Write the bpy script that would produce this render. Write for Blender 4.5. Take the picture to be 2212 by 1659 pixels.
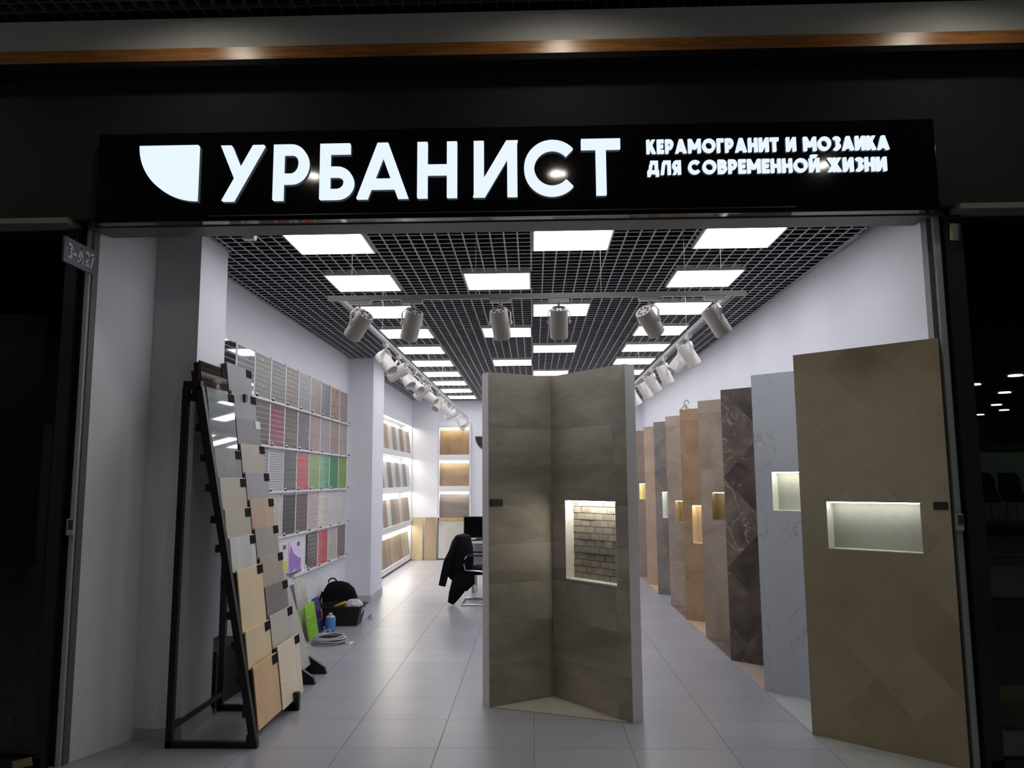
import bpy, bmesh, math, random
from mathutils import Vector, Matrix
random.seed(7)
S = bpy.context.scene
for o in list(bpy.data.objects): bpy.data.objects.remove(o)
COL = S.collection
PI = math.pi

# ------------------------------------------------------------------ camera
W, H = 2212, 1659
F, CX, CY = 1680.0, 1106.0, 829.5
VX, VY, ROLL = 1152.0, 1036.5, -0.0070      # vanishing point of the shop's depth, slope of the horizon
cam_d = bpy.data.cameras.new('camera'); cam = bpy.data.objects.new('camera', cam_d); COL.objects.link(cam)
cam_d.sensor_fit = 'HORIZONTAL'; cam_d.sensor_width = 36; cam_d.lens = F/W*36; cam_d.clip_end = 200
dY = Vector((VX-CX, -(VY-CY), -F)).normalized()
a = Vector((1, -ROLL, 0)); dX = (a-dY*a.dot(dY)).normalized(); dZ = dX.cross(dY)
cam.matrix_world = Matrix.Translation((0, 0, 1.69)) @ Matrix((dX, dY, dZ)).to_4x4()
S.camera = cam
# ------------------------------------------------------------------ world, exposure
wd = bpy.data.worlds.new('world'); S.world = wd; wd.use_nodes = True
wd.node_tree.nodes['Background'].inputs[0].default_value = (1, .95, .87, 1)
wd.node_tree.nodes['Background'].inputs[1].default_value = 0.62
S.view_settings.view_transform = 'Standard'; S.view_settings.look = 'None'
S.view_settings.exposure = 0; S.view_settings.gamma = 1; S.view_settings.use_curve_mapping = False
PANEL_E = 7.6      # ceiling panels
LED_E = 32.0        # shelf strips
NICHE_E = 36.0
DOWN_E = 75.0      # mall downlights

# ------------------------------------------------------------------ mesh helpers
class MB:
    def __init__(s): s.v = []; s.f = []; s.mi = []; s.cur = 0
    def poly(s, pts):
        n = len(s.v); s.v += [tuple(p) for p in pts]; s.f.append(tuple(range(n, n+len(pts)))); s.mi.append(s.cur); return s
    def _add(s, vs, fs):
        n = len(s.v); s.v += [tuple(p) for p in vs]
        for f in fs: s.f.append(tuple(i+n for i in f)); s.mi.append(s.cur)
        return s
    def box(s, x0, x1, y0, y1, z0, z1, m=None):
        vs = [Vector((x, y, z)) for z in (z0, z1) for y in (y0, y1) for x in (x0, x1)]
        if m is not None: vs = [m @ v for v in vs]
        return s._add(vs, [(0, 2, 3, 1), (4, 5, 7, 6), (0, 1, 5, 4), (2, 6, 7, 3), (0, 4, 6, 2), (1, 3, 7, 5)])
    def prism(s, pts, z0, z1):        # footprint in XY
        n = len(pts)
        vs = [(x, y, z0) for x, y in pts]+[(x, y, z1) for x, y in pts]
        return s._add(vs, [tuple(reversed(range(n))), tuple(range(n, 2*n))]+[(i, (i+1) % n, n+(i+1) % n, n+i) for i in range(n)])
    def xz(s, pts, y0, y1):           # outline in XZ, extruded along Y
        n = len(pts)
        vs = [(x, y0, z) for x, z in pts]+[(x, y1, z) for x, z in pts]
        return s._add(vs, [tuple(range(n)), tuple(reversed(range(n, 2*n)))]+[(i, n+i, n+(i+1) % n, (i+1) % n) for i in range(n)])
    def bar(s, p, q, w, h, up=(0, 0, 1)):
        p, q = Vector(p), Vector(q); d = (q-p).normalized(); u = Vector(up)
        if abs(d.dot(u)) > .98: u = Vector((0, 1, 0))
        r = d.cross(u).normalized(); u = r.cross(d)
        vs = [c+r*a*w/2+u*b*h/2 for c in (p, q) for a, b in ((-1, -1), (1, -1), (1, 1), (-1, 1))]
        return s._add(vs, [(0, 1, 2, 3), (7, 6, 5, 4), (0, 4, 5, 1), (1, 5, 6, 2), (2, 6, 7, 3), (3, 7, 4, 0)])
    def rings(s, rs, cap=True, closed=False):
        n = len(rs[0]); b = len(s.v)
        for r in rs: s.v += [tuple(p) for p in r]
        m = len(rs)
        for j in range(m if closed else m-1):
            k = (j+1) % m
            for i in range(n):
                s.f.append((b+j*n+i, b+j*n+(i+1) % n, b+k*n+(i+1) % n, b+k*n+i)); s.mi.append(s.cur)
        if cap and not closed:
            s.f.append(tuple(b+i for i in reversed(range(n)))); s.mi.append(s.cur)
            s.f.append(tuple(b+(m-1)*n+i for i in range(n))); s.mi.append(s.cur)
        return s
    def tube(s, pts, r, n=8, closed=False):
        pts = [Vector(p) for p in pts]; rs = []; m = len(pts); pu = None
        for i, p in enumerate(pts):
            a = pts[(i-1) % m] if (closed or i) else p
            c = pts[(i+1) % m] if (closed or i < m-1) else p
            d = (c-a).normalized()
            u = pu if pu is not None else (Vector((0, 0, 1)) if abs(d.z) < .9 else Vector((1, 0, 0)))
            u = (u-d*u.dot(d)).normalized(); pu = u; v = d.cross(u)
            rr = r[i] if isinstance(r, (list, tuple)) else r
            rs.append([p+(u*math.cos(t)+v*math.sin(t))*rr for t in [2*PI*k/n for k in range(n)]])
        return s.rings(rs, closed=closed)
    def lathe(s, prof, n=24, m=None, cap=True):   # prof (r,z)
        rs = [[Vector((r*math.cos(2*PI*k/n), r*math.sin(2*PI*k/n), z)) for k in range(n)] for r, z in prof]
        if m is not None: rs = [[m @ p for p in r] for r in rs]
        return s.rings(rs, cap=cap)
    def disc(s, c, r, n=24):
        return s.poly([(c[0]+r*math.cos(-2*PI*k/n), c[1]+r*math.sin(-2*PI*k/n), c[2]) for k in range(n)])
    def build(s, name, mat, parent=None, loc=None, rot=None, smooth=False, bevel=0, kind=None, label=None):
        me = bpy.data.meshes.new(name); me.from_pydata(s.v, [], s.f)
        for m in (mat if isinstance(mat, (list, tuple)) else [mat]): me.materials.append(m)
        for i, p in enumerate(me.polygons): p.material_index = s.mi[i]
        bm = bmesh.new(); bm.from_mesh(me); bmesh.ops.recalc_face_normals(bm, faces=bm.faces); bm.to_mesh(me); bm.free()
        if smooth:
            for p in me.polygons: p.use_smooth = True
            try: me.set_sharp_from_angle(angle=math.radians(40))
            except Exception: pass
        o = bpy.data.objects.new(name, me); COL.objects.link(o)
        if loc: o.location = loc
        if rot: o.rotation_euler = rot
        if parent: o.parent = parent
        if bevel:
            b = o.modifiers.new('bevel', 'BEVEL'); b.width = bevel; b.segments = 2; b.limit_method = 'ANGLE'
        if kind: o['kind'] = kind
        if label: o['label'] = label
        return o

def tag(o, label, cat, group=None, kind=None):
    o['label'] = label; o['category'] = cat
    if group: o['group'] = group
    if kind: o['kind'] = kind
    return o
def thing(name, label, cat, loc=(0, 0, 0), rot=(0, 0, 0), group=None):
    o = bpy.data.objects.new(name, None); COL.objects.link(o); o.location = loc; o.rotation_euler = rot
    o.empty_display_size = .1
    return tag(o, label, cat, group)
def copy_thing(root):
    r = root.copy(); COL.objects.link(r)
    for ch in list(root.children):
        c = ch.copy(); COL.objects.link(c); c.parent = r
        for g in list(ch.children):
            d = g.copy(); COL.objects.link(d); d.parent = c
    return r
def struct(name, mb, mat, **k): return mb.build(name, mat, kind='structure', **k)

# ------------------------------------------------------------------ materials
def lin(c, k=1.0):
    return tuple(min(1, k*((x/255/12.92) if x/255 <= .04045 else ((x/255+.055)/1.055)**2.4)) for x in c)
_mc = {}
def mat(name, color, rough=.5, metal=0, spec=.5, emit=None, es=0, noise=0, nscale=30, coat=0, alpha=None):
    if name in _mc: return _mc[name]
    m = bpy.data.materials.new(name); m.use_nodes = True; nt = m.node_tree; b = nt.nodes['Principled BSDF']
    b.inputs['Base Color'].default_value = (*color, 1); b.inputs['Roughness'].default_value = rough
    b.inputs['Metallic'].default_value = metal; b.inputs['Specular IOR Level'].default_value = spec
    b.inputs['Coat Weight'].default_value = coat
    if emit: b.inputs['Emission Color'].default_value = (*emit, 1); b.inputs['Emission Strength'].default_value = es
    tc = nt.nodes.new('ShaderNodeTexCoord'); n = nt.nodes.new('ShaderNodeTexNoise'); n.inputs['Scale'].default_value = nscale
    n.inputs['Detail'].default_value = 4
    nt.links.new(tc.outputs['Object'], n.inputs['Vector'])
    if noise:
        mx = nt.nodes.new('ShaderNodeMix'); mx.data_type = 'RGBA'
        mx.inputs[6].default_value = (*[c*(1-noise) for c in color], 1); mx.inputs[7].default_value = (*[min(1, c*(1+noise)) for c in color], 1)
        nt.links.new(n.outputs['Fac'], mx.inputs[0]); nt.links.new(mx.outputs[2], b.inputs['Base Color'])
    else:
        bp = nt.nodes.new('ShaderNodeBump'); bp.inputs['Strength'].default_value = .02
        nt.links.new(n.outputs['Fac'], bp.inputs['Height']); nt.links.new(bp.outputs[0], b.inputs['Normal'])
    _mc[name] = m; return m

def stone(name, c1, c2, rough=.35, scale=3, tile=None, rot=0, offset=.5, mortar=(.3, .3, .3), msize=.003, tint=0,
          veins=None, stretch=(1, 1, 1), plane='xz', detail=6, bump=.15, coat=0):
    if name in _mc: return _mc[name]
    m = bpy.data.materials.new(name); m.use_nodes = True; nt = m.node_tree; N = nt.nodes.new; L = nt.links.new
    b = nt.nodes['Principled BSDF']; b.inputs['Roughness'].default_value = rough; b.inputs['Coat Weight'].default_value = coat
    b.inputs['Coat Roughness'].default_value = .03
    tc = N('ShaderNodeTexCoord'); sp = N('ShaderNodeSeparateXYZ'); L(tc.outputs['Object'], sp.inputs[0])
    cb = N('ShaderNodeCombineXYZ'); L(sp.outputs['X'], cb.inputs[0]); L(sp.outputs['Z' if plane == 'xz' else 'Y'], cb.inputs[1])
    mp = N('ShaderNodeMapping'); mp.inputs['Rotation'].default_value = (0, 0, rot); L(cb.outputs[0], mp.inputs[0])
    br = None; vec = tc.outputs['Object']
    if tile:
        br = N('ShaderNodeTexBrick'); L(mp.outputs[0], br.inputs['Vector']); br.offset = offset; br.offset_frequency = 2; br.squash = 1
        for k, v in (('Scale', 1), ('Mortar Size', msize), ('Mortar Smooth', .1), ('Bias', 0), ('Brick Width', tile[0]), ('Row Height', tile[1])):
            br.inputs[k].default_value = v
        br.inputs['Color1'].default_value = (0, 0, 0, 1); br.inputs['Color2'].default_value = (1, 1, 1, 1); br.inputs['Mortar'].default_value = (.5, .5, .5, 1)
        ad = N('ShaderNodeVectorMath'); ad.operation = 'MULTIPLY_ADD'; L(br.outputs['Color'], ad.inputs[0])
        ad.inputs[1].default_value = (7, 11, 5); L(tc.outputs['Object'], ad.inputs[2]); vec = ad.outputs[0]
    m2 = N('ShaderNodeMapping'); m2.inputs['Scale'].default_value = stretch; L(vec, m2.inputs[0])
    n = N('ShaderNodeTexNoise'); n.inputs['Scale'].default_value = scale; n.inputs['Detail'].default_value = detail
    n.inputs['Roughness'].default_value = .6; n.inputs['Distortion'].default_value = .6; L(m2.outputs[0], n.inputs['Vector'])
    rp = N('ShaderNodeValToRGB'); rp.color_ramp.elements[0].position = .32; rp.color_ramp.elements[1].position = .68
    rp.color_ramp.elements[0].color = (*c1, 1); rp.color_ramp.elements[1].color = (*c2, 1); L(n.outputs['Fac'], rp.inputs[0])
    out = rp.outputs[0]
    if veins:
        vc, vs, vw, va = veins
        n2 = N('ShaderNodeTexNoise'); n2.inputs['Scale'].default_value = vs; n2.inputs['Detail'].default_value = 5; n2.inputs['Distortion'].default_value = 1.2
        L(m2.outputs[0], n2.inputs['Vector'])
        s1 = N('ShaderNodeMath'); s1.operation = 'SUBTRACT'; L(n2.outputs['Fac'], s1.inputs[0]); s1.inputs[1].default_value = .5
        s2 = N('ShaderNodeMath'); s2.operation = 'ABSOLUTE'; L(s1.outputs[0], s2.inputs[0])
        mr = N('ShaderNodeMapRange'); L(s2.outputs[0], mr.inputs[0]); mr.inputs[1].default_value = 0; mr.inputs[2].default_value = vw
        mr.inputs[3].default_value = va; mr.inputs[4].default_value = 0
        n3 = N('ShaderNodeTexNoise'); n3.inputs['Scale'].default_value = vs*.8; L(vec, n3.inputs['Vector'])
        mr3 = N('ShaderNodeMapRange'); L(n3.outputs['Fac'], mr3.inputs[0]); mr3.inputs[1].default_value = .42; mr3.inputs[2].default_value = .6
        mu = N('ShaderNodeMath'); mu.operation = 'MULTIPLY'; L(mr.outputs[0], mu.inputs[0]); L(mr3.outputs[0], mu.inputs[1])
        mx = N('ShaderNodeMix'); mx.data_type = 'RGBA'; L(mu.outputs[0], mx.inputs[0]); L(out, mx.inputs[6]); mx.inputs[7].default_value = (*vc, 1); out = mx.outputs[2]
    if tile:
        if tint:
            hs = N('ShaderNodeHueSaturation'); mr2 = N('ShaderNodeMapRange'); L(br.outputs['Color'], mr2.inputs[0])
            mr2.inputs[3].default_value = 1-tint; mr2.inputs[4].default_value = 1+tint; L(mr2.outputs[0], hs.inputs['Value']); L(out, hs.inputs['Color']); out = hs.outputs[0]
        mx = N('ShaderNodeMix'); mx.data_type = 'RGBA'; L(br.outputs['Fac'], mx.inputs[0]); L(out, mx.inputs[6]); mx.inputs[7].default_value = (*mortar, 1); out = mx.outputs[2]
        bp = N('ShaderNodeBump'); bp.invert = True; bp.inputs['Strength'].default_value = bump; bp.inputs['Distance'].default_value = .002
        L(br.outputs['Fac'], bp.inputs['Height']); L(bp.outputs[0], b.inputs['Normal'])
        rm = N('ShaderNodeMapRange'); L(br.outputs['Fac'], rm.inputs[0]); rm.inputs[3].default_value = rough; rm.inputs[4].default_value = .8; L(rm.outputs[0], b.inputs['Roughness'])
    L(out, b.inputs['Base Color'])
    _mc[name] = m; return m

def emis(name, color, s):
    if name in _mc: return _mc[name]
    m = bpy.data.materials.new(name); m.use_nodes = True; nt = m.node_tree; nt.nodes.clear()
    e = nt.nodes.new('ShaderNodeEmission'); o = nt.nodes.new('ShaderNodeOutputMaterial'); nt.links.new(e.outputs[0], o.inputs[0])
    e.inputs[0].default_value = (*color, 1); e.inputs[1].default_value = s; _mc[name] = m; return m
def glass(name, tint=(.9, .95, .93), refl=1.0):
    m = bpy.data.materials.new(name); m.use_nodes = True; nt = m.node_tree; nt.nodes.clear(); N = nt.nodes.new; L = nt.links.new
    t = N('ShaderNodeBsdfTransparent'); t.inputs[0].default_value = (*tint, 1); g = N('ShaderNodeBsdfGlossy'); g.inputs['Roughness'].default_value = .01
    fr = N('ShaderNodeFresnel'); fr.inputs[0].default_value = 1.45; mx = N('ShaderNodeMixShader'); o = N('ShaderNodeOutputMaterial')
    L(fr.outputs[0], mx.inputs[0]); L(t.outputs[0], mx.inputs[1]); L(g.outputs[0], mx.inputs[2]); L(mx.outputs[0], o.inputs[0]); return m

WHITE = mat('white_paint', (.80, .81, .865), .6, noise=.02, nscale=60)
WHITE2 = mat('white_lacquer', (.78, .78, .8), .35)
BLACKP = mat('black_facade_paint', (.024, .024, .025), .75, spec=.12, noise=.15, nscale=90)
BLACKG = mat('black_gloss', (.004, .004, .005), .06)
BLACKM = mat('black_metal', (.008, .008, .009), .45)
FABRIC = mat('black_fabric', (.006, .006, .008), .9, spec=.1, noise=.3, nscale=80)
GREYM = mat('grey_aluminium', (.32, .32, .31), .45, metal=.3)
CHROME = mat('chrome', (.8, .8, .82), .12, metal=1)
LAMPW = mat('lamp_housing', (.86, .83, .79), .45)
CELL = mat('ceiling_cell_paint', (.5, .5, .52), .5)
CELL_SHADE = mat('ceiling_cell_shade', (.05, .05, .055), .7, spec=.2)  # blade sides coloured near-black: the shade inside the cells is painted in
DARK = mat('dark_void', (.01, .01, .011), .9, spec=.1)
PLEN = mat('plenum_paint', (.012, .012, .014), .9, spec=.05)
GLEDGE = mat('glass_edge', (.42, .5, .5), .3)
PANEL = emis('panel_light', (.95, .94, 1), PANEL_E)
LED = emis('led_strip', (1, .94, .82), LED_E)
LEDS = emis('led_strip_small', (1, .9, .72), 9)
LEDM = emis('led_strip_mid', (1, .97, .86), 20)
LEDC = emis('led_strip_cool', (1, .97, .86), NICHE_E)
DOWN = emis('downlight', (1, .93, .8), DOWN_E)

# ------------------------------------------------------------------ setting
YF = 4.9; ZC = 3.46; XL = -2.66; XR = 2.42; YB = 17.3
FLOORM = stone('floor_porcelain', (.315, .32, .355), (.37, .372, .405), rough=.3, scale=1.2, tile=(.6145, .5865), offset=0, mortar=(.21, .21, .225), msize=.0032, tint=.05, plane='xy')
fl = MB().box(-16, 16, -7, 24, -.1, 0)
# tile grid phase: shift coordinates so joints land where the photo shows them
fo = struct('floor', fl, FLOORM)
for v in fo.data.vertices: v.co.x += 1.24; v.co.y -= 5.176
fo.location = (-1.24, 5.176, 0)
struct('wall_left', MB().box(XL-.14, XL, 5.80, 11.15, 0, 4.2).box(XL-.14, XL, 11.15, YB+.2, 2.97, 4.2).box(XL-.45, XL-.3, 11.9, YB, 0, 3.0)
           .box(XL-.14, XL-.02, 5.33, 5.80, 0, 4.2), WHITE)
struct('wall_right', MB().prism([(2.515, 4.93), (XR, 6.3), (XR, YB+.2), (XR+.16, YB+.2), (XR+.16, 4.93)], 0, 4.2), WHITE)
struct('wall_back', MB().box(-3.3, 3, YB, YB+.15, 0, 4.2), WHITE)
struct('trim_1', MB().box(XL-.01, -2.35, 5.33, 5.81, 0, 4.2), WHITE)                      # entrance pier
struct('trim_2', MB().box(XL-.01, -2.30, 11.12, 11.94, 0, 4.2), WHITE)                    # mid pier
struct('trim_3', MB().box(XL-.3, -2.09, 17.08, YB, 0, 4.2), WHITE)                       # back corner pier
bb = MB()
for (x0, y0, x1, y1) in ((XL, 5.81, XL, 11.12), (-2.35, 5.33, -2.35, 5.81), (-2.30, 11.95, -2.30, 11.96)):
    bb.box(x0, x0+.012, y0, y1, 0, .075)
bb.box(XL, -2.338, 5.318, 5.33, 0, .075).box(-2.66, -2.288, 11.108, 11.12, 0, .1).box(-2.30, -2.288, 11.12, 11.95, 0, .1)
struct('baseboard_left', bb, mat('skirting', (.5, .5, .53), .4))
# shop ceiling: open cell grid cut around the light panels
PIT = 1.21; Y0 = 5.265; LS = .585; LX = .585
lights = []
for k in range(10): lights.append((-1.79, Y0+PIT*k, 'left', k))
for k in range(10): lights.append((1.235, Y0+PIT*k, 'right', k))
for k in range(10): lights.append((.012 if k % 2 == 0 else -.588, Y0+PIT*k, 'middle', k))
def cut(lo, hi, holes):
    segs = []; c = lo
    for a_, b_ in sorted(holes):
        if a_ > c: segs.append((c, a_))
        c = max(c, b_)
    if c < hi: segs.append((c, hi))
    return segs
g = MB(); yend = YB; bt = .0058
CP = PIT/12
i = 0; x = XL+.07
xs = []
x = -1.79-8*.0995
while x < XR+.0:
    xs.append(x); x += .0995
ys = []; y = Y0-CP*3
while y < yend: ys.append(y); y += CP
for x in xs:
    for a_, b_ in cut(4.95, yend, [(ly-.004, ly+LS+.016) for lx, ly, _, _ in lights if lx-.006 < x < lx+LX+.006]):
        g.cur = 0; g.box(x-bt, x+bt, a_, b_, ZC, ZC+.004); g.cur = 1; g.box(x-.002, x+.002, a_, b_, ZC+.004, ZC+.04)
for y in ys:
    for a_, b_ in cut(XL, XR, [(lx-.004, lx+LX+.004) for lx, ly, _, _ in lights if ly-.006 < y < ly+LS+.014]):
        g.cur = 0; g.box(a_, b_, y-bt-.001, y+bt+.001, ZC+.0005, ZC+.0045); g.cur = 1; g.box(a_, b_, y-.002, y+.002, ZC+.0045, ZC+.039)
struct('ceiling', g, [CELL, CELL_SHADE])
struct('ceiling.001', MB().box(XL-.14, XR+.14, YF, YB+.2, 3.95, 4.0), PLEN)
et = MB()
for (p, q) in (((XL+.012, 5.8), (XL+.012, 11.12)), ((XL+.012, 11.94), (XL+.012, 17.08)), ((XR-.012, 5.6), (XR-.012, YB)), ((-2.338, 5.33), (-2.338, 5.81)), ((-2.288, 11.12), (-2.288, 11.94))):
    et.box(p[0]-.012, p[0]+.012, p[1], q[1], ZC-.004, ZC+.03)
et.box(XL, -2.30, 11.095, 11.118, ZC-.004, ZC+.03).box(-2.09, XR, YB-.024, YB, ZC-.004, ZC+.03)
struct('trim_4', et, mat('ceiling_trim', (.4, .4, .42), .5))

# facade above and beside the opening
fm = MB().box(-8, 10, 4.72, YF+.02, 3.36, 4.30).box(-8, 10, 4.74, YF+.02, 4.30, 5.2)
struct('wall_front', fm, BLACKP)
struct('trim_5', MB().box(-2.87, 2.6, 4.80, 5.0, 3.325, 3.47).box(-2.3, 2.2, 4.66, 4.80, 3.345, 3.36), mat('lintel_paint', (.12, .11, .105), .5, noise=.05))
struct('trim_6', MB().box(-8, -2.93, 4.68, 4.84, 3.325, 3.36).box(2.64, 10, 4.68, 4.84, 3.325, 3.36), mat('transom', (.2, .19, .17), .4))
WOODM = stone('glossy_wood', (.24, .095, .026), (.50, .225, .07), rough=.3, scale=5, stretch=(.55, 1, 9), veins=((.06, .02, .008), 3.0, .02, .7))
struct('trim_7', MB().box(-8, 10, 4.58, 4.74, 4.335, 4.425), WOODM)
struct('trim_8', MB().box(-8, 10, 4.61, 4.74, 4.425, 4.645), mat('grey_bulkhead', (.58, .58, .57), .7, noise=.04))
struct('trim_9', MB().box(-8, 10, 4.57, 4.74, 4.295, 4.335), DARK)
# mall ceiling
mg = MB(); ZM = 4.70
x = -8
while x < 9:
    mg.box(x-.004, x+.004, .8, 4.72, ZM, ZM+.04); x += .1
y = .8
while y < 4.7:
    mg.box(-8, 9, y-.004, y+.004, ZM+.001, ZM+.039); y += .1
struct('ceiling.002', mg, mat('mall_cell', (.10, .10, .10), .5))
struct('ceiling.003', MB().box(-16, 16, -7, 4.75, 4.9, 4.95), PLEN)
struct('wall_mall', MB().box(-16, 16, -7.1, -7, 0, 4.95), mat('mall_far_paint', (.03, .03, .03), .8))
# neighbours' shells
NB = mat('neighbour_paint', (.10, .10, .10), .8, noise=.1)
struct('wall_neighbour_left', MB().box(-8, -2.83, 9.5, 9.6, 0, 3.6).box(-8, -7.9, 4.95, 9.6, 0, 3.6), NB)
struct('wall_neighbour_right', MB().box(2.60, 14, 23, 23.1, 0, 3.6).box(13.9, 14, 4.95, 23, 0, 3.6).box(2.562, 2.60, 5.1, 23, 0, 3.6), mat('neighbour_dark', (.02, .02, .02), .8))
struct('ceiling.004', MB().box(-8, -2.8, 4.92, 9.6, 3.5, 3.6).box(2.562, 14, 4.92, 23, 3.45, 3.5), DARK)

# jambs, glass panes
def pane(n, x0, x1, side):
    w = bpy.data.objects.new('window_%d' % n, None); COL.objects.link(w); w['kind'] = 'structure'
    MB().box(x0, x1, 4.83, 4.845, .06, 3.325).build('glass_pane', glass('pane_glass_%d' % n), w)
    f = MB().box(x0, x1, 4.8, 4.88, 0, .06)
    if side < 0: f.box(x1-.045, x1+.03, 4.80, 4.9, 0, 3.325)
    else: f.box(x0-.03, x0+.075, 4.80, 4.9, 0, 3.325)
    f.build('window_frame', BLACKM, w)
    return w
pane(1, -8, -2.955, -1); pane(2, 2.63, 10, 1)
struct('trim_10', MB().box(-2.885, -2.858, 4.83, 4.89, 0, 3.325).box(2.545, 2.582, 4.83, 4.89, 0, 3.325), GLEDGE)   # frameless glass edges
struct('trim_11', MB().box(-2.858, -2.848, 4.85, 4.93, 0, 3.325).box(2.515, 2.545, 4.86, 4.93, 0, 3.325), mat('jamb_grey', (.14, .13, .13), .5))
struct('trim_12', MB().box(-2.925, -2.888, 4.84, 4.9, 0, 3.325).box(2.585, 2.60, 4.84, 4.9, 0, 3.325), BLACKM)
# reveal wall left between jamb and pier
struct('wall_left.001', MB().prism([(-2.846, 4.91), (-2.668, 5.34), (-2.80, 5.34), (-2.88, 4.91)], 0, 4.2), WHITE)

# floor strips in front of the display booths
BY = [5.446+1.0665*k for k in range(11)]
def booth_dir(): return (.59, -.55)
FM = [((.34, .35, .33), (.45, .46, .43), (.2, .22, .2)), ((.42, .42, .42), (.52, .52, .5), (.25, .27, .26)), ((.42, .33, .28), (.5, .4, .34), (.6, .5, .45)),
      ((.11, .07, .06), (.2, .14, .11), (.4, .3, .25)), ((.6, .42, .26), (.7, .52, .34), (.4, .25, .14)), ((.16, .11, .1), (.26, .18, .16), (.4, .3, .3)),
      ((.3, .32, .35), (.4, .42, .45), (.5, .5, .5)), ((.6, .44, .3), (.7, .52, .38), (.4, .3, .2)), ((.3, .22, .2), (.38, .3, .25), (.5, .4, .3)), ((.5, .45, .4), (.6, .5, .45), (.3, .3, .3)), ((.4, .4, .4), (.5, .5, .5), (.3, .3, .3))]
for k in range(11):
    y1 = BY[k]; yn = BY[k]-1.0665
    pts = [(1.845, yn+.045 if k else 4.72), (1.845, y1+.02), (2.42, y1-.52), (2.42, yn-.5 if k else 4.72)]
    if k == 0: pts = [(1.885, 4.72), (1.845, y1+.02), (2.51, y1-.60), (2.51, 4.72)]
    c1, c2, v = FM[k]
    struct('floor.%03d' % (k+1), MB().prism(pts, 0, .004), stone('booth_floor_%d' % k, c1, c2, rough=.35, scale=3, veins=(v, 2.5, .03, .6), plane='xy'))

# ------------------------------------------------------------------ ceiling lights
ORD = ['first', 'second', 'third', 'fourth', 'fifth', 'sixth', 'seventh', 'eighth', 'ninth', 'tenth', 'eleventh', 'twelfth']
proto = None
for lx, ly, colname, k in lights:
    if proto is None:
        proto = thing('ceiling_light', '', 'light')
        f = MB().box(0, LX, 0, .013, 0, .05).box(0, LX, LS-.013, LS, 0, .05).box(0, .013, .013, LS-.013, 0, .05).box(LX-.013, LX, .013, LS-.013, 0, .05).box(0, LX, 0, LS, .05, .06)
        f.build('frame', LAMPW, proto)
        MB().box(.013, LX-.013, .013, LS-.013, .001, .03).build('diffuser', PANEL, proto)
        o = proto
    else: o = copy_thing(proto)
    o.location = (lx, ly, ZC-.016)
    tag(o, 'glowing square ceiling panel, %s from the entrance in the %s row' % (ORD[k], colname), 'ceiling light', 'square light panels in the open cell ceiling')
# mall downlights
pd = None
for i, (x, y) in enumerate([(-4.6, 1.95), (-2.16, 1.95), (.27, 1.9), (2.84, 2.0), (5.3, 2.0), (-4.3, 4.0), (-2.03, 4.0), (.22, 4.0), (2.62, 4.0), (5.0, 4.0)]):
    if pd is None:
        pd = thing('downlight', '', 'downlight')
        MB().lathe([(.095, .0), (.115, .0), (.115, .012), (.095, .05)], 24, cap=False).build('rim', LAMPW, pd)
        MB().disc((0, 0, .02), .094).build('lamp_face', DOWN, pd); o = pd
    else: o = copy_thing(pd)
    o.location = (x, y, ZM-.012)
    tag(o, 'round mall downlight, %s from the left, %s' % (ORD[i % 5], 'mirrored in the black sign' if i < 5 else 'nearest the wood strip'), 'downlight', 'downlights in the mall ceiling')
for i, (x, y) in enumerate([(8.44, 14.99), (8.44, 13.7), (9.91, 16.5), (12.7, 22.4), (11.4, 19.35), (9.6, 18.6), (12.5, 20.9)]):
    o = tag(MB().lathe([(.12, 0), (.11, .02)], 16).build('downlight', emis('small_downlight', (1, .96, .85), 3.0)), 'small glowing ceiling spot far behind the right glass, %s of its cluster' % ORD[i], 'downlight', 'downlights of the neighbouring shop')
    o.location = (x, y, 3.43)
for x, y, lab in ((5.6, 7.0, 'added unseen lamp over the cabinet behind the right glass'), (7.2, 6.0, 'added unseen lamp deeper right over the neighbouring shop front'), (4.7, 5.5, 'added unseen lamp just inside the right glass front'), (-5.4, 5.5, 'added unseen lamp just inside the left glass front')):  # lamps added out of view to brighten what stands behind the side glass
    o = tag(MB().lathe([(.12, 0), (.11, .02)], 16).build('downlight', emis('added_fill_lamp', (1, .98, .85), 16.0)), lab, 'downlight', 'downlights of the neighbouring shop'); o.location = (x, y, 3.43)
# sensor under the ceiling
t = thing('motion_sensor', 'small pale square detector hanging at the ceiling above the entrance pier', 'sensor', (-1.96, 5.2, 3.36))
MB().box(-.045, .045, -.03, .03, 0, .055).build('housing', LAMPW, t, bevel=.008)
MB().tube([(0, 0, .05), (0, 0, .14)], .006).build('stem', LAMPW, t)

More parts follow.
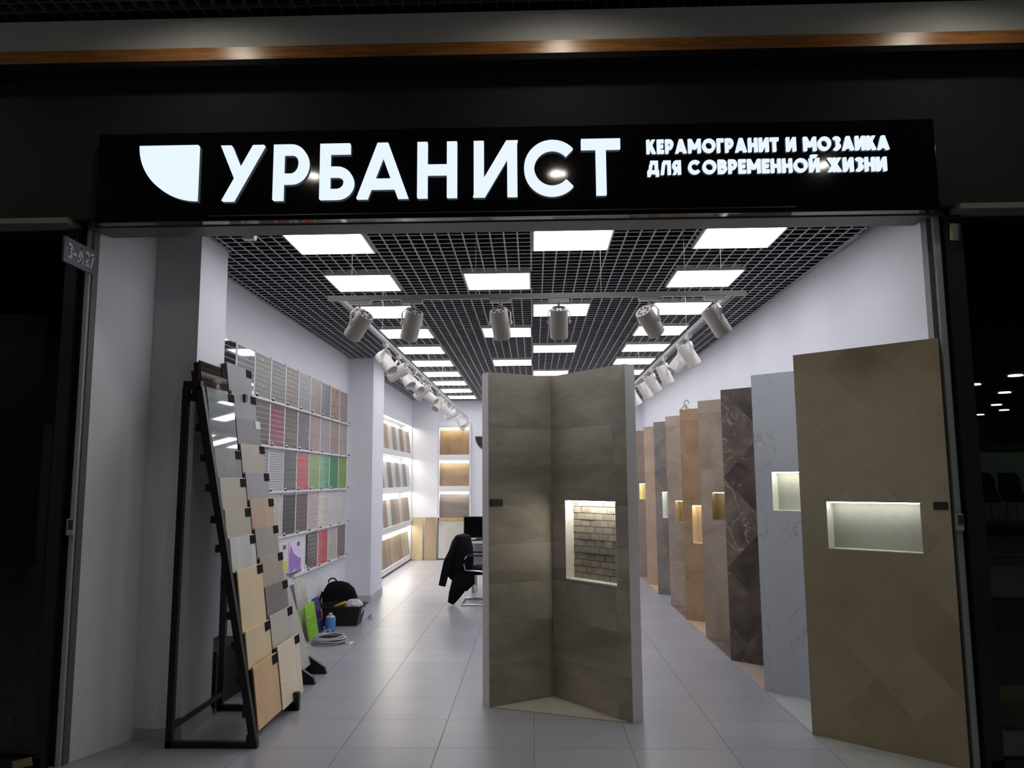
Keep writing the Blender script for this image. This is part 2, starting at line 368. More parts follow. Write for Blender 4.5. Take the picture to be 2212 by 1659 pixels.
# ------------------------------------------------------------------ lettering
def stroke_glyph(ch, w, s):
    """list of primitives: ('p', [(x,z)..]) ready outlines, in a cell w x 1, s = half stroke."""
    l, r, b, t_ = s, w-s, s, 1-s; out = []
    def line(pts):
        pts = [Vector((p[0], p[1])) for p in pts]; A, B = [], []
        for i, p in enumerate(pts):
            d0 = (p-pts[i-1]).normalized() if i else None; d1 = (pts[i+1]-p).normalized() if i < len(pts)-1 else None
            d0 = d0 or d1; d1 = d1 or d0
            n0 = Vector((-d0.y, d0.x)); n1 = Vector((-d1.y, d1.x)); n = (n0+n1).normalized(); k = s/max(.4, n.dot(n0))
            A.append(p+n*k); B.append(p-n*k)
        for i in range(len(pts)-1): out.append([A[i], A[i+1], B[i+1], B[i]])
    def vbar(x, z0=0, z1=1): out.append([(x-s, z0), (x+s, z0), (x+s, z1), (x-s, z1)])
    def hbar(z, x0, x1): out.append([(x0, z-s), (x1, z-s), (x1, z+s), (x0, z+s)])
    def diag(x0, z0, x1, z1, k=1.0):
        L_ = math.hypot(x1-x0, z1-z0); hw = s*k*L_/abs(z1-z0); out.append([(x0-hw, z0), (x0+hw, z0), (x1+hw, z1), (x1-hw, z1)])
    def arc(cx_, cz, rx, rz, a0, a1, n=20): line([(cx_+rx*math.cos(math.radians(a0+(a1-a0)*i/n)), cz+rz*math.sin(math.radians(a0+(a1-a0)*i/n))) for i in range(n+1)])
    if ch in 'АA': diag(s*1.15, 0, w/2, 1); diag(w-s*1.15, 0, w/2, 1); hbar(.26, w*.2, w*.8)
    elif ch == 'Б': vbar(l); hbar(t_, 0, w*.88); h = .58; q = (h-s)/2+0; hbar(h-s, 0, w*.5); hbar(b, 0, w*.5); arc(w*.5, h/2, r-w*.5, h/2-s, -90, 90)
    elif ch == 'В': vbar(l); hbar(t_, 0, w*.5); hbar(.53, 0, w*.55); hbar(b, 0, w*.52); arc(w*.48, (.53+t_)/2, r-w*.53, (t_-.53)/2, -90, 90); arc(w*.52, (.53+b)/2, r-w*.52, (.53-b)/2, -90, 90)
    elif ch == 'Г': vbar(l); hbar(t_, 0, w)
    elif ch == 'Д': diag(w*.22, s*2, w*.33, 1-s*2); vbar(w*.78, s*2, 1); hbar(t_, w*.26, w*.78); hbar(b+s*.6, 0, w); vbar(l, -.12, s*1.6); vbar(r, -.12, s*1.6)
    elif ch == 'Е': vbar(l); hbar(t_, 0, w); hbar(.5, 0, w*.9); hbar(b, 0, w)
    elif ch == 'Ж': vbar(w/2); diag(s*1.3, 1, w*.46, .5); diag(s*1.3, 0, w*.46, .5); diag(w-s*1.3, 1, w*.54, .5); diag(w-s*1.3, 0, w*.54, .5)
    elif ch in 'З3': arc(w*.46, .74, w*.54-s, .26-s, 140, -90); arc(w*.46, .28, w*.54-s, .28-s, 90, -140)
    elif ch in 'ИЙ':
        vbar(l); vbar(r); diag(l, 0, r, 1)
        if ch == 'Й': arc(w/2, 1.24, w*.2, .1, 180, 360)
    elif ch == 'К': vbar(l); diag(l+s*.6, .42, r-s*.3, 1); diag(w*.42, .62, r, 0)
    elif ch == 'Л': diag(s*1.1, 0, w*.34, 1-s); hbar(t_, w*.28, w); vbar(r)
    elif ch == 'М': vbar(l); vbar(r); diag(l, 1, w/2, .28); diag(r, 1, w/2, .28)
    elif ch == 'Н': vbar(l); vbar(r); hbar(.5, 0, w)
    elif ch == 'О': arc(w/2, .5, w/2-s, .5-s, 0, 360, 36)
    elif ch == 'Р': vbar(l); hbar(t_, 0, w*.5); hbar(.38, 0, w*.5); arc(w*.5, (t_+.38)/2, r-w*.5, (t_-.38)/2, -90, 90)
    elif ch == 'С': arc(w/2, .5, w/2-s*.6, .5-s, 42, 318, 30)
    elif ch == 'Т': hbar(t_, 0, w); vbar(w/2)
    elif ch == 'У': diag(w*.20, 0, w-s*1.1, 1); diag(w*.47, .38, s*1.2, 1)
    elif ch == 'Я': vbar(r); hbar(t_, w*.5, w); hbar(.40, w*.5, w); arc(w*.5, (t_+.40)/2, w*.5-s, (t_-.40)/2, 90, 270); diag(s*1.2, 0, w*.5, .4)
    elif ch == 'Ы': vbar(l); hbar(.55, 0, w*.4); hbar(b, 0, w*.4); arc(w*.38, .31, w*.24, .26, -90, 90); vbar(r)
    elif ch == '-': hbar(.42, 0, w)
    elif ch == '2': arc(w/2, 1-w*.5+s*.2, w/2-s, w/2-s, 165, -35, 14); diag(s*1.1, s, w-s*1.4, .52); hbar(b, 0, w)
    elif ch == '7': hbar(t_, 0, w); diag(w*.25, 0, w-s*1.2, 1-s)
    return out
WID = {'А': .86, 'A': .8, 'Б': .62, 'В': .62, 'Г': .5, 'Д': .8, 'Е': .5, 'Ж': .98, 'З': .58, 'И': .7, 'Й': .7, 'К': .66, 'Л': .72, 'М': .92, 'Н': .68, 'О': .96, 'Р': .6, 'С': .84, 'Т': .62, 'У': .76, 'Я': .6, 'Ы': .8, ' ': .34, '3': .55, '-': .4, '2': .55, '7': .55}
def glyph_mb(ch, w, s, h, depth, bez=0):
    mb = MB()
    for q in stroke_glyph(ch, w/h, s):
        mb.xz([(p[0]*h, p[1]*h) for p in q], -depth, 0)
    return mb

# ------------------------------------------------------------------ the fascia sign
YS = 4.65
sign = thing('shop_sign', 'long black gloss fascia sign with white lit lettering above the entrance', 'sign', (-.12, YS, 3.31))
def put(mb, name, m, x, z, parent, y=YS-.001): return mb.build(name, m, parent, loc=(x-parent.location.x, y-parent.location.y, z-parent.location.z))
MB().box(-2.62, 2.62, 0, .07, 0, .583).build('sign_box', BLACKG, sign, bevel=.004)
LIT = emis('lit_acrylic', (.76, .86, 1), 1.08)
MB().box(-1.9, 1.75, -.006, 0, .028, .034).build('edge_strip', mat('brushed_strip', (.12, .12, .12), .3, metal=.8), sign)
R_ = .373
q = [(0, 0)]+[(-R_*math.cos(PI/2*i/24), -R_*math.sin(PI/2*i/24)*.96) for i in range(25)]
put(MB().xz(q, -.03, 0), 'logo', LIT, -2.087, 3.797, sign)
big = [('У', -1.946, -1.669), ('Р', -1.606, -1.385), ('Б', -1.313, -1.100), ('А', -1.083, -.755), ('Н', -.702, -.455), ('И', -.350, -.080), ('С', -.025, .300), ('Т', .318, .56)]
for ch, x0, x1 in big:
    put(glyph_mb(ch, x1-x0, .087, .358, .03), 'letter', LIT, x0, 3.432 if ch != 'С' else 3.43, sign)
def line(text, x0, x1, z, h, s):
    tot = sum(WID[c] for c in text)+.10*(len(text)-1); k = (x1-x0)/(tot*h); x = x0
    for c in text:
        if c != ' ': put(glyph_mb(c, WID[c]*h*k, s, h, .018), 'letter', LIT, x, z, sign)
        x += (WID[c]+.10)*h*k
line('КЕРАМОГРАНИТ И МОЗАИКА', .724, 2.214, 3.695, .088, .115)
line('ДЛЯ СОВРЕМЕННОЙ ЖИЗНИ', .726, 2.190, 3.558, .088, .115)

# blade sign 3-A27
bl = thing('unit_number_sign', 'small grey blade plate reading 3-A27 hung at the top of the left glass', 'sign', (-2.75, 4.37, 2.985))
MB().box(-.006, .006, 0, .31, 0, .154).build('plate', mat('plate_grey', (.045, .055, .078), .5), bl)
x = .03
for c in '3-A27':
    w = WID[c]*.09
    m_ = glyph_mb(c, w, .09, .095, .003)
    o = m_.build('letter', mat('plate_letter', (.34, .37, .42), .5), bl, loc=(.0065, x, .03), rot=(0, 0, PI/2)); x += w+.006
MB().tube([(0, .29, .154), (0, .29, .33)], .005).build('hanger', BLACKM, bl)

# ------------------------------------------------------------------ central display
A = Vector((-.41, 6.134)); B = Vector((-.343, 6.062)); Cc = Vector((.146, 6.363)); D = Vector((.673, 5.688)); Ee = Vector((.773, 5.719))
def wing(p, q, th, zt, hole=None, niche_d=.098, flip=False):
    d = (q-p); Lw = d.length; ang = math.atan2(d.y, d.x); return Lw, ang
ZT = 2.535
disp = thing('tile_display_stand', 'tall V-shaped display stand clad in grey-brown stone in the middle of the shop', 'display stand', (Cc.x, Cc.y, 0))
STN = stone('greybrown_stone', (.25, .215, .165), (.47, .43, .365), rough=.5, scale=1.7, tile=(1.2, .3), offset=.4, mortar=(.27, .24, .2), msize=.002, tint=.05, stretch=(.7, 1, 2.2), detail=10)
PLW = mat('display_edge_paint', (.74, .73, .72), .6, noise=.03)
def wing_parts(p, q, hole, parent, depth=.11):
    d = q-p; Lw = d.length; ang = math.atan2(d.y, d.x)
    rootloc = (p.x-parent.location.x, p.y-parent.location.y, 0)
    body = MB(); clad = MB(); ct = .008
    def ring(mb, x0, x1, z0, z1, y0, y1):
        if not hole: mb.box(x0, x1, y0, y1, z0, z1); return
        u0, u1, h0, h1 = hole
        mb.box(x0, u0, y0, y1, z0, z1).box(u1, x1, y0, y1, z0, z1).box(u0, u1, y0, y1, z0, h0).box(u0, u1, y0, y1, h1, z1)
    ring(body, 0, Lw, 0, ZT, ct, depth-.01)
    body.box(0, Lw, depth-.01, depth, 0, ZT)
    ring(clad, 0, Lw, 0.002, ZT-.002, 0, ct)
    body.build('panel_body', PLW, parent, loc=rootloc, rot=(0, 0, ang))
    return clad, rootloc, ang, Lw
cl, rl, an, Lw = wing_parts(B, Cc, None, disp); cl.build('stone_cladding', STN, disp, loc=rl, rot=(0, 0, an))
MB().box(.006, .118, -.006, 0, 1.487, 1.543).build('label_plate', BLACKM, disp, loc=rl, rot=(0, 0, an), label='small black plate on the left wing')
cl, rl, an, Lw = wing_parts(Cc, D, (.165, .738, .918, 1.53), disp); cl.build('stone_cladding', STN, disp, loc=rl, rot=(0, 0, an))
hu0, hu1, hz0, hz1 = .165, .738, .918, 1.53
MOS = stone('niche_mosaic', (.22, .195, .16), (.32, .29, .24), rough=.5, scale=14, tile=(.101, .051), mortar=(.1, .09, .075), msize=.002, tint=.18, bump=1)
nm = MB()
rr = random.Random(3)
zz = hz0+.004
row = 0
while zz < hz1-.02:
    xx = hu0+.004-(.05 if row % 2 else 0)
    while xx < hu1-.01:
        x0, x1 = max(xx, hu0+.003), min(xx+.098, hu1-.003); z1 = min(zz+.048, hz1-.003)
        if x1-x0 > .012: nm.box(x0, x1, .088-rr.choice([0, .001, .002, .005]), .096, zz, z1)
        xx += .101
    zz += .051; row += 1
nm.build('niche_mosaic', MOS, disp, loc=rl, rot=(0, 0, an))
MB().box(hu0, hu0+.004, .0, .098, hz0, hz1).box(hu1-.004, hu1, .0, .098, hz0, hz1).box(hu0, hu1, .0, .098, hz0, hz0+.008).box(hu0, hu1, 0, .098, hz1-.004, hz1).box(hu0, hu1, .0975, .0995, hz0, hz1).build(
    'niche_lining', mat('niche_white', (.72, .70, .64), .5), disp, loc=rl, rot=(0, 0, an))
MB().box(hu0+.02, hu1-.02, .012, .04, hz1-.012, hz1-.004).build('light_strip', LEDC, disp, loc=rl, rot=(0, 0, an))
# back corner post that joins the wings
nb = Vector((-(Cc-B).y, (Cc-B).x)).normalized()*.11; nd = Vector((-(D-Cc).y, (D-Cc).x)).normalized()*.11
cpt = Cc+(nb+nd)/(1+nb.normalized().dot(nd.normalized()))
MB().prism([(Cc.x-disp.location.x, Cc.y-disp.location.y), ((Cc+nd).x-disp.location.x, (Cc+nd).y-disp.location.y), (cpt.x-disp.location.x, cpt.y-disp.location.y), ((Cc+nb).x-disp.location.x, (Cc+nb).y-disp.location.y)], 0, ZT).build('corner_post', PLW, disp)
# pale triangular base slab between the wings
tb = Vector((.02, 6.13))
MB().prism([(B.x+.02-disp.location.x, B.y-.0-disp.location.y), (D.x-disp.location.x-.01, D.y-disp.location.y+.0), (Cc.x-disp.location.x, Cc.y-disp.location.y-.004)], .0, .006).build(
    'base_slab', stone('base_stone', (.42, .39, .31), (.5, .47, .39), rough=.5, scale=3, plane='xy'), disp)

# ------------------------------------------------------------------ booth panels along the right wall
def K(c, k=2.3): return lin(c, k)
PM = [
 ('olive brown porcelain panel in diagonal tiles with a wide lit niche, nearest the entrance', stone('olive_stone', (.27, .215, .125), (.36, .30, .195), rough=.16, scale=1.6, tile=(.62, .31), rot=PI/4, offset=.5, mortar=(.33, .28, .19), msize=.0018, tint=.09, coat=.2), (.176, .763, 1.22, 1.535), (.30, .31, .28)),
 ('bluish white marble panel with grey veins behind the olive brown one', stone('white_marble', (.47, .50, .53), (.53, .56, .59), rough=.25, scale=1.5, veins=((.24, .26, .27), 2.2, .010, .65), stretch=(1.4, 1.4, .6)), (.142, .73, 1.427, 1.742), (.42, .43, .38)),
 ('dark brown marble panel in big diagonal tiles with pale veins', stone('dark_marble', (.05, .038, .032), (.21, .165, .14), rough=.2, scale=2.6, tile=(.6, .6), rot=PI/4, offset=0, mortar=(.06, .05, .045), msize=.002, tint=.5, veins=((.45, .38, .33), 3.2, .012, .8)), None, None),
 ('beige grey travertine panel with a dark lined niche', stone('travertine', (.27, .21, .155), (.43, .355, .28), rough=.4, scale=2.4, tile=(1.2, .6), mortar=(.28, .22, .17), msize=.002, tint=.03), (.134, .5, 1.245, 1.545), (.28, .21, .10)),
 ('orange brown sandstone panel with a narrow tall lit niche', stone('sandstone', (.30, .18, .095), (.46, .31, .18), rough=.45, scale=2.6, tile=(1.2, .6), mortar=(.3, .18, .09), msize=.002, tint=.03, veins=((.25, .13, .06), 2.5, .03, .5)), (.13, .272, .915, 1.371), (.75, .55, .36)),
 ('pinkish beige stone panel with a small gold niche', stone('pink_stone', (.32, .245, .195), (.47, .37, .305), rough=.45, scale=2.8, tile=(1.2, .6), mortar=(.3, .24, .2), msize=.002, tint=.03), (.115, .5, 1.105, 1.40), (.34, .26, .13)),
 ('grey brown slate panel with cloudy patches', stone('slate', (.17, .145, .125), (.30, .265, .235), rough=.45, scale=2.6, tile=(.6, .6), rot=PI/4, mortar=(.15, .13, .11), msize=.002, tint=.12), (.12, .5, 1.115, 1.502), (.55, .58, .55)),
 ('peach beige plain panel second from the far visible end', stone('peach_stone', (.40, .29, .205), (.53, .40, .29), rough=.45, scale=2.0, tile=(1.2, .6), mortar=(.36, .25, .17), msize=.002, tint=.02), None, None),
 ('dusty brown panel, farthest visible along the right wall', stone('dusty_brown', (.22, .165, .135), (.30, .23, .19), rough=.45, scale=3), (-.0+.06, .5, 1.335, 1.615), (.75, .6, .36)),
 ('beige panel beyond the dusty brown one at the right wall', stone('beige_far', (.4, .33, .26), (.5, .42, .33), rough=.45, scale=3), None, None)]
for k, (lab, m, hole, nc) in enumerate(PM):
    ang = math.atan2(-.55, .59); Lw = .82
    p = thing('tile_booth', lab, 'display panel', (1.83, BY[k], 0), (0, 0, ang), 'slanted tile panels along the right wall')
    zt = 2.545
    body = MB(); clad = MB(); ct = .009; dp = .115
    Lc = Lw-.02
    def ring(mb, x0, x1, z0, z1, y0, y1):
        if not hole: mb.box(x0, x1, y0, y1, z0, z1); return
        u0, u1, h0, h1 = hole
        mb.box(x0, u0, y0, y1, z0, z1).box(u1, x1, y0, y1, z0, z1).box(u0, u1, y0, y1, z0, h0).box(u0, u1, y0, y1, h1, z1)
    if k == 0: Lc = .86
    ring(body, .001, Lc-.10, .004, zt-.001, ct, dp-.01); body.box(.001, Lc-.10, dp-.01, dp, .004, zt-.001)
    body.prism([(Lc-.10, ct), (Lc, ct), (Lc-.10, dp)], .004, zt-.001)
    ring(clad, 0, Lc+(.07 if k == 0 else 0), .004, zt, 0, ct)
    body.build('panel_body', WHITE2, p); clad.build('stone_cladding', m, p)
    if hole:
        u0, u1, h0, h1 = hole; nd_ = dp-.012
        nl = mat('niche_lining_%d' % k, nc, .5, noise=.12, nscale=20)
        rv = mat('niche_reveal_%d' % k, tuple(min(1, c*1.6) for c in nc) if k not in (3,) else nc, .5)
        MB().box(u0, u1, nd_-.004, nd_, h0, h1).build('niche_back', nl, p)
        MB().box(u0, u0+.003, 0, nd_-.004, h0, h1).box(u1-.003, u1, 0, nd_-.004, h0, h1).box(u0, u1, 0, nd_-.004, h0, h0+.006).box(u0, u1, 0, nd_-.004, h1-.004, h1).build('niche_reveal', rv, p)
        MB().box(u0+.012, u1-.012, .012, .036, h1-.011, h1-.004).build('light_strip', LEDM if k < 2 else LEDS, p)
    if k == 0:
        MB().box(.838, .918, -.006, 0, 1.492, 1.54).build('label_plate', BLACKM, p)
tag(MB().tube([(1.86+.10*t+.03*math.sin(6*t), 9.78-.10*t+.02*math.cos(9*t), 2.55+.10*math.sin(PI*min(1, t*1.1))*(.6+.4*math.cos(5*t))) for t in [i/24 for i in range(25)]], .006).tube([(1.92+.03*math.cos(t), 9.72, 2.62+.045*math.sin(t)) for t in [i*.35 for i in range(16)]], .005).build('loose_cable', mat('cable_grey', (.25, .25, .25), .5), smooth=True),
    'thin cable curling above the orange brown panel', 'cable')

# ------------------------------------------------------------------ sample rack by the entrance
rack = thing('sample_rack', 'black metal A-frame rack holding overlapping floor tile samples at the entrance', 'rack', (-2.08, 5.6, 0))
def rk(mb, name, m=BLACKM, **k): return mb.build(name, m, rack, loc=(2.08, -5.6, 0), **k)
def slx(z): return -1.80-.52*(z-.05)/2.5
for yy in (5.18, 6.0):
    f = MB()
    f.bar((-2.355, yy, 0), (-2.345, yy, 2.33), .04, .04)
    f.bar((-2.375, yy, .02), (-1.78, yy, .02), .04, .04)
    ox = 0 if yy < 5.5 else -.045
    f.bar((-1.80+ox, yy, .0), (slx(2.33)+.02+ox, yy, 2.33), .045, .045)
    f.bar((-2.36, yy, 2.34), (-2.24, yy, 2.34), .045, .06)
    if yy > 5.5: f.xz([(-1.76, 0), (-1.76, .13), (-1.80, .13), (-1.93, .03), (-1.93, 0)], yy-.02, yy+.02)
    rk(f, 'side_frame')
rk(MB().bar((-2.355, 5.18, .12), (-2.355, 6.0, .12), .035, .035), 'crossbar')
rk(MB().bar((slx(.1)-.03, 5.18, .06), (slx(.1)-.03, 6.2, .06), .035, .035), 'crossbar')
rk(MB().bar((slx(2.3)-.02, 5.18, 2.30), (slx(2.3)-.02, 6.2, 2.30), .035, .035), 'crossbar')
h = MB()
for z in [2.33, 2.12, 1.914, 1.712, 1.50, 1.307, 1.094, .87, .68, .46, .25]:
    h.bar((slx(z)-.055, 5.24, z-.06), (slx(z)-.055, 6.22, z-.06), .03, .05)
for yy in (5.25, 5.71, 5.76, 6.2):
    h.bar((slx(.08)-.035, yy, .08), (slx(2.45)-.035, yy, 2.45), .02, .03)
rk(h, 'tile_holder', mat('dark_brown_holder', (.012, .009, .007), .6))
near = [2.52, 2.33, 1.914, 1.712, 1.50, 1.307, 1.094, .70, .47, .09]
far = [2.585, 2.37, 2.17, 1.97, 1.755, 1.555, 1.345, 1.135, .92, .717, .50, .08]
G = .0
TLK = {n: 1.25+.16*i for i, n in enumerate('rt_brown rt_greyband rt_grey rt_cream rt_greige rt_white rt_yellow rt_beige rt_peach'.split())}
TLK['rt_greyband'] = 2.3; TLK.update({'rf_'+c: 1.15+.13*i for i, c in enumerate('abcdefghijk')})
def tl(name, c, var=.12, **k):
    c1 = lin(c, TLK.get(name, 1.6)); return stone(name, tuple(x*(1-var) for x in c1), tuple(min(1, x*(1+var)) for x in c1), **k)
nearM = [('glossy dark brown marble tile sample', tl('rt_brown', (44, 34, 24), .5, rough=.04, coat=.6)), ('glossy grey banded marble tile sample', tl('rt_greyband', (102, 106, 106), .25, rough=.04, coat=.6, stretch=(.5, 1, 6))),
         ('grey tile sample with a pale streak', tl('rt_grey', (106, 105, 104), .1, veins=((.5, .5, .5), 2, .02, .5))), ('plain warm cream tile sample', tl('rt_cream', (146, 140, 125), .04)),
         ('greyish cream tile sample', tl('rt_greige', (142, 137, 122), .06)), ('pale tile sample with upright grey bands', tl('rt_white', (150, 152, 148), .14, stretch=(9, 1, .4), scale=1)),
         ('tall yellowish cream tile sample', tl('rt_yellow', (166, 152, 122), .05)), ('low beige cream tile sample', tl('rt_beige', (160, 148, 118), .06)), ('peach coloured bottom tile sample', tl('rt_peach', (154, 126, 92), .10))]
farM = [('smooth mid grey top tile sample', tl('rf_a', (106, 104, 108), .04)), ('cool grey tile sample', tl('rf_b', (108, 110, 112), .05)), ('dark grey stone tile sample', tl('rf_c', (86, 83, 82), .08)),
        ('beige grey plain tile sample', tl('rf_d', (140, 133, 119), .03)), ('lilac grey plain tile sample', tl('rf_e', (122, 120, 126), .03)), ('tan wood-look tile sample', tl('rf_f', (146, 126, 102), .14, stretch=(6, 1, .5))),
        ('warm grey plain tile sample', tl('rf_g', (124, 120, 112), .04)), ('beige grey cloudy tile sample', tl('rf_h', (130, 123, 110), .05)), ('dark taupe striped tile sample', tl('rf_i', (94, 88, 85), .1, stretch=(3, 1, 1))),
        ('light warm grey tile sample', tl('rf_j', (142, 137, 128), .05)), ('tall cream bottom tile sample', tl('rf_k', (164, 154, 136), .05))]
tagm = mat('tag_black', (.015, .014, .013), .85, spec=.1)
for col, (tops, mats, ya, yb) in enumerate(((near, nearM, 5.25, 5.715), (far, farM, 5.745, 6.24))):
    for i in range(len(mats)):
        lab, m = mats[i]; z1, z0 = tops[i], tops[i+1]; hgt = (z1-z0)/math.cos(.208)+ .0
        # steeper than the frame so that the samples shingle
        t = thing('tile_sample', '%s on the %s side of the entrance rack' % (lab, 'near' if col == 0 else 'far'), 'tile sample', (slx(z0)-.004, (ya+yb)/2, z0-.01), (0, 0, PI/2), 'tile samples on the black entrance rack')
        t.rotation_euler = (Matrix.Rotation(-.125, 3, 'Y') @ Matrix.Rotation(PI/2, 3, 'Z')).to_euler()
        w = (yb-ya)/2
        MB().box(-w, w, -.011, 0, 0, hgt+.012).build('slab', m, t, bevel=.0015)
        MB().box(w-.10, w+.012, -.0145, -.0115, hgt-.055, hgt+.006).build('label_tag', mat('tag_white', (.6, .6, .6), .4) if (col == 1 and i == 2) else tagm, t)
        # backing edge
        MB().box(-w-.012, -w-.001, -.004, .03, .0, hgt).build('holder_edge', mat('holder_edge', (.02, .014, .011), .5), t)
# second rack behind
r2 = thing('sample_rack', 'second rack with one tall pale slab leaning behind the entrance rack', 'rack', (-2.1, 6.7, 0))
for yy in (6.74, 7.10):
    MB().xz([(-.42, 0), (-.42, .05), (-.02, .16), (.10, .15), (.235, .06), (.255, 0)], yy-.02-6.7, yy+.02-6.7).build('foot', BLACKM, r2)
for yy in (-.19, .35):
    MB().bar((.07, yy, .09), (-.45, yy, 1.64), .03, .03).build('frame_bar', BLACKM, r2); MB().bar((-.47, yy, 0), (-.47, yy, 1.66), .03, .03).build('frame_bar', BLACKM, r2)
sl = MB(); sl._add([(x, y, z) for x, z in ((.115, .085), (.095, .085), (-.40, 1.60), (-.38, 1.60)) for y in (-.25, .42)], [(0, 1, 3, 2), (2, 3, 5, 4), (4, 5, 7, 6), (6, 7, 1, 0), (0, 2, 4, 6), (1, 7, 5, 3)])
sl.build('pale_slab', tl('r2slab', (150, 146, 140), .03), r2)
# black box behind the rack by the wall
tag(MB().box(-2.64, -2.40, 6.0, 6.62, 0, .42).build('dark_carton', mat('dark_carton', (.02, .02, .022), .7), bevel=.01), 'dark carton on the floor in the shadow behind the entrance rack', 'box')

# ------------------------------------------------------------------ wall rails with mosaic panels
rows_top = [2.93, 2.475, 2.02, 1.555, 1.085]; rows_bot = [2.51, 2.058, 1.605, 1.135, .68]
colY = [6.36+.467*i for i in range(10)]
rng = random.Random(5)
def mo(name, c, tile, mortar=None, rough=.35, tint=.08, var=.1, k=1.15, **kw):
    c1 = lin(c, k); mm = lin(mortar, k) if mortar else tuple(min(1, x*1.2) for x in c1)
    return stone(name, tuple(x*(1-var) for x in c1), tuple(min(1, x*(1+var)) for x in c1), rough=rough, scale=8, tile=tile, mortar=mm, msize=kw.pop('msize', .004), tint=tint, bump=.6, **kw)
LNT = (.9, .052)
BRD = {
 (0, 0): ('black glossy striped', mo('m00', (24, 26, 38), LNT, (150, 150, 160), rough=.05, coat=.5, offset=0)),
 (0, 1): ('light grey glossy striped', mo('m01', (150, 150, 152), LNT, (205, 205, 210), rough=.05, coat=.5, offset=0)),
 (0, 2): ('grey beige brick pattern', mo('m02', (128, 126, 118), (.11, .05), (112, 110, 104), msize=.003)),
 (0, 3): ('cool grey brick pattern', mo('m03', (124, 124, 120), (.09, .045), (104, 104, 102), msize=.003)),
 (0, 4): ('warm tan brick pattern', mo('m04', (136, 124, 112), (.09, .05), (116, 106, 98), msize=.003)),
 (0, 5): ('pale grey stone', mo('m05', (140, 139, 138), (.12, .06), (128, 127, 126), msize=.002)),
 (0, 6): ('pinkish beige striped', mo('m06', (146, 129, 122), LNT, (168, 155, 150), offset=0)),
 (0, 7): ('plain mid grey', mo('m07', (108, 106, 112), (.45, .45), (108, 106, 112), tint=0)),
 (0, 8): ('brown and white checked', mo('m08', (142, 112, 90), (.10, .05), (180, 170, 160), tint=.35, offset=0)),
 (0, 9): ('greige small brick', mo('m09', (140, 128, 120), (.15, .05), (160, 150, 142), msize=.003)),
 (1, 2): ('brown striped', mo('m12', (84, 72, 70), LNT, (170, 160, 160), offset=0)),
 (1, 3): ('maroon red striped', mo('m13', (130, 52, 70), LNT, (200, 160, 170), rough=.12, offset=0)),
 (1, 4): ('dark brown glossy striped', mo('m14', (78, 66, 54), LNT, (150, 140, 120), rough=.1, offset=0)),
 (1, 5): ('charcoal glossy striped', mo('m15', (78, 76, 80), LNT, (130, 128, 130), rough=.1, offset=0)),
 (1, 6): ('peach striped', mo('m16', (158, 138, 124), LNT, (180, 165, 152), offset=0)),
 (1, 7): ('pale grey striped', mo('m17', (150, 143, 142), LNT, (168, 162, 160), offset=0)),
 (1, 8): ('tan striped', mo('m18', (148, 128, 108), LNT, (172, 155, 140), offset=0)),
 (1, 9): ('pale beige striped', mo('m19', (156, 146, 136), LNT, (172, 162, 155), offset=0)),
 (2, 2): ('black dotted white', mo('m22', (50, 50, 52), (.05, .036), (170, 170, 174), msize=.012, offset=0)),
 (2, 3): ('black and white zebra striped', mo('m23', (58, 58, 58), (.45, .0255), (185, 185, 190), msize=.011, offset=0)),
 (2, 4): ('dark olive grey', mo('m24', (68, 68, 62), (.45, .11), (95, 95, 88), rough=.12, msize=.002, offset=0)),
 (2, 5): ('bright red glossy', mo('m25', (176, 26, 30), (.45, .11), (190, 80, 76), rough=.1, coat=.15, msize=.003, offset=0)),
 (2, 6): ('lime green glossy', mo('m26', (112, 146, 14), (.45, .11), (150, 175, 60), rough=.1, coat=.15, msize=.003, offset=0)),
 (2, 7): ('pale glossy green', mo('m27', (70, 150, 96), (.45, .085), (140, 195, 155), rough=.08, coat=.2, msize=.003, offset=0)),
 (2, 8): ('matt emerald green', mo('m28', (44, 126, 80), (.45, .11), (66, 140, 98), msize=.002, offset=0)),
 (2, 9): ('olive lime green', mo('m29', (116, 148, 44), (.45, .11), (140, 165, 84), msize=.003, offset=0)),
 (3, 3): ('cream plain', mo('m33', (182, 178, 165), (.22, .22), (190, 186, 176), tint=.02)),
 (3, 4): ('dark charcoal textured', mo('m34', (62, 62, 62), (.05, .05), (72, 72, 72))),
 (3, 5): ('dark brown textured', mo('m35', (94, 82, 74), (.05, .05), (108, 96, 88))),
 (3, 6): ('rosy beige striped', mo('m36', (176, 162, 154), (.2, .05), (205, 195, 190))),
 (3, 7): ('glossy ivory', mo('m37', (192, 186, 170), (.2, .052), (212, 208, 198), rough=.06, coat=.5)),
 (3, 8): ('off-white fine grid', mo('m38', (190, 188, 186), (.45, .1), (200, 198, 198), tint=.01)),
 (3, 9): ('ivory fine grid', mo('m39', (192, 190, 182), (.1, .1), (206, 204, 200), tint=.02)),
 (4, 6): ('very dark olive brown', mo('m46', (66, 60, 50), (.11, .05), (84, 78, 66), rough=.1)),
 (4, 7): ('coral red', mo('m47', (180, 34, 40), (.08, .05), (205, 105, 105), rough=.1)),
 (4, 8): ('light grey striped', mo('m48', (172, 168, 160), LNT, (190, 188, 184), offset=0)),
 (4, 9): ('mid brown', mo('m49', (116, 98, 86), (.2, .05), (140, 125, 115)))}
RN = ['top', 'second', 'third', 'fourth', 'lowest']
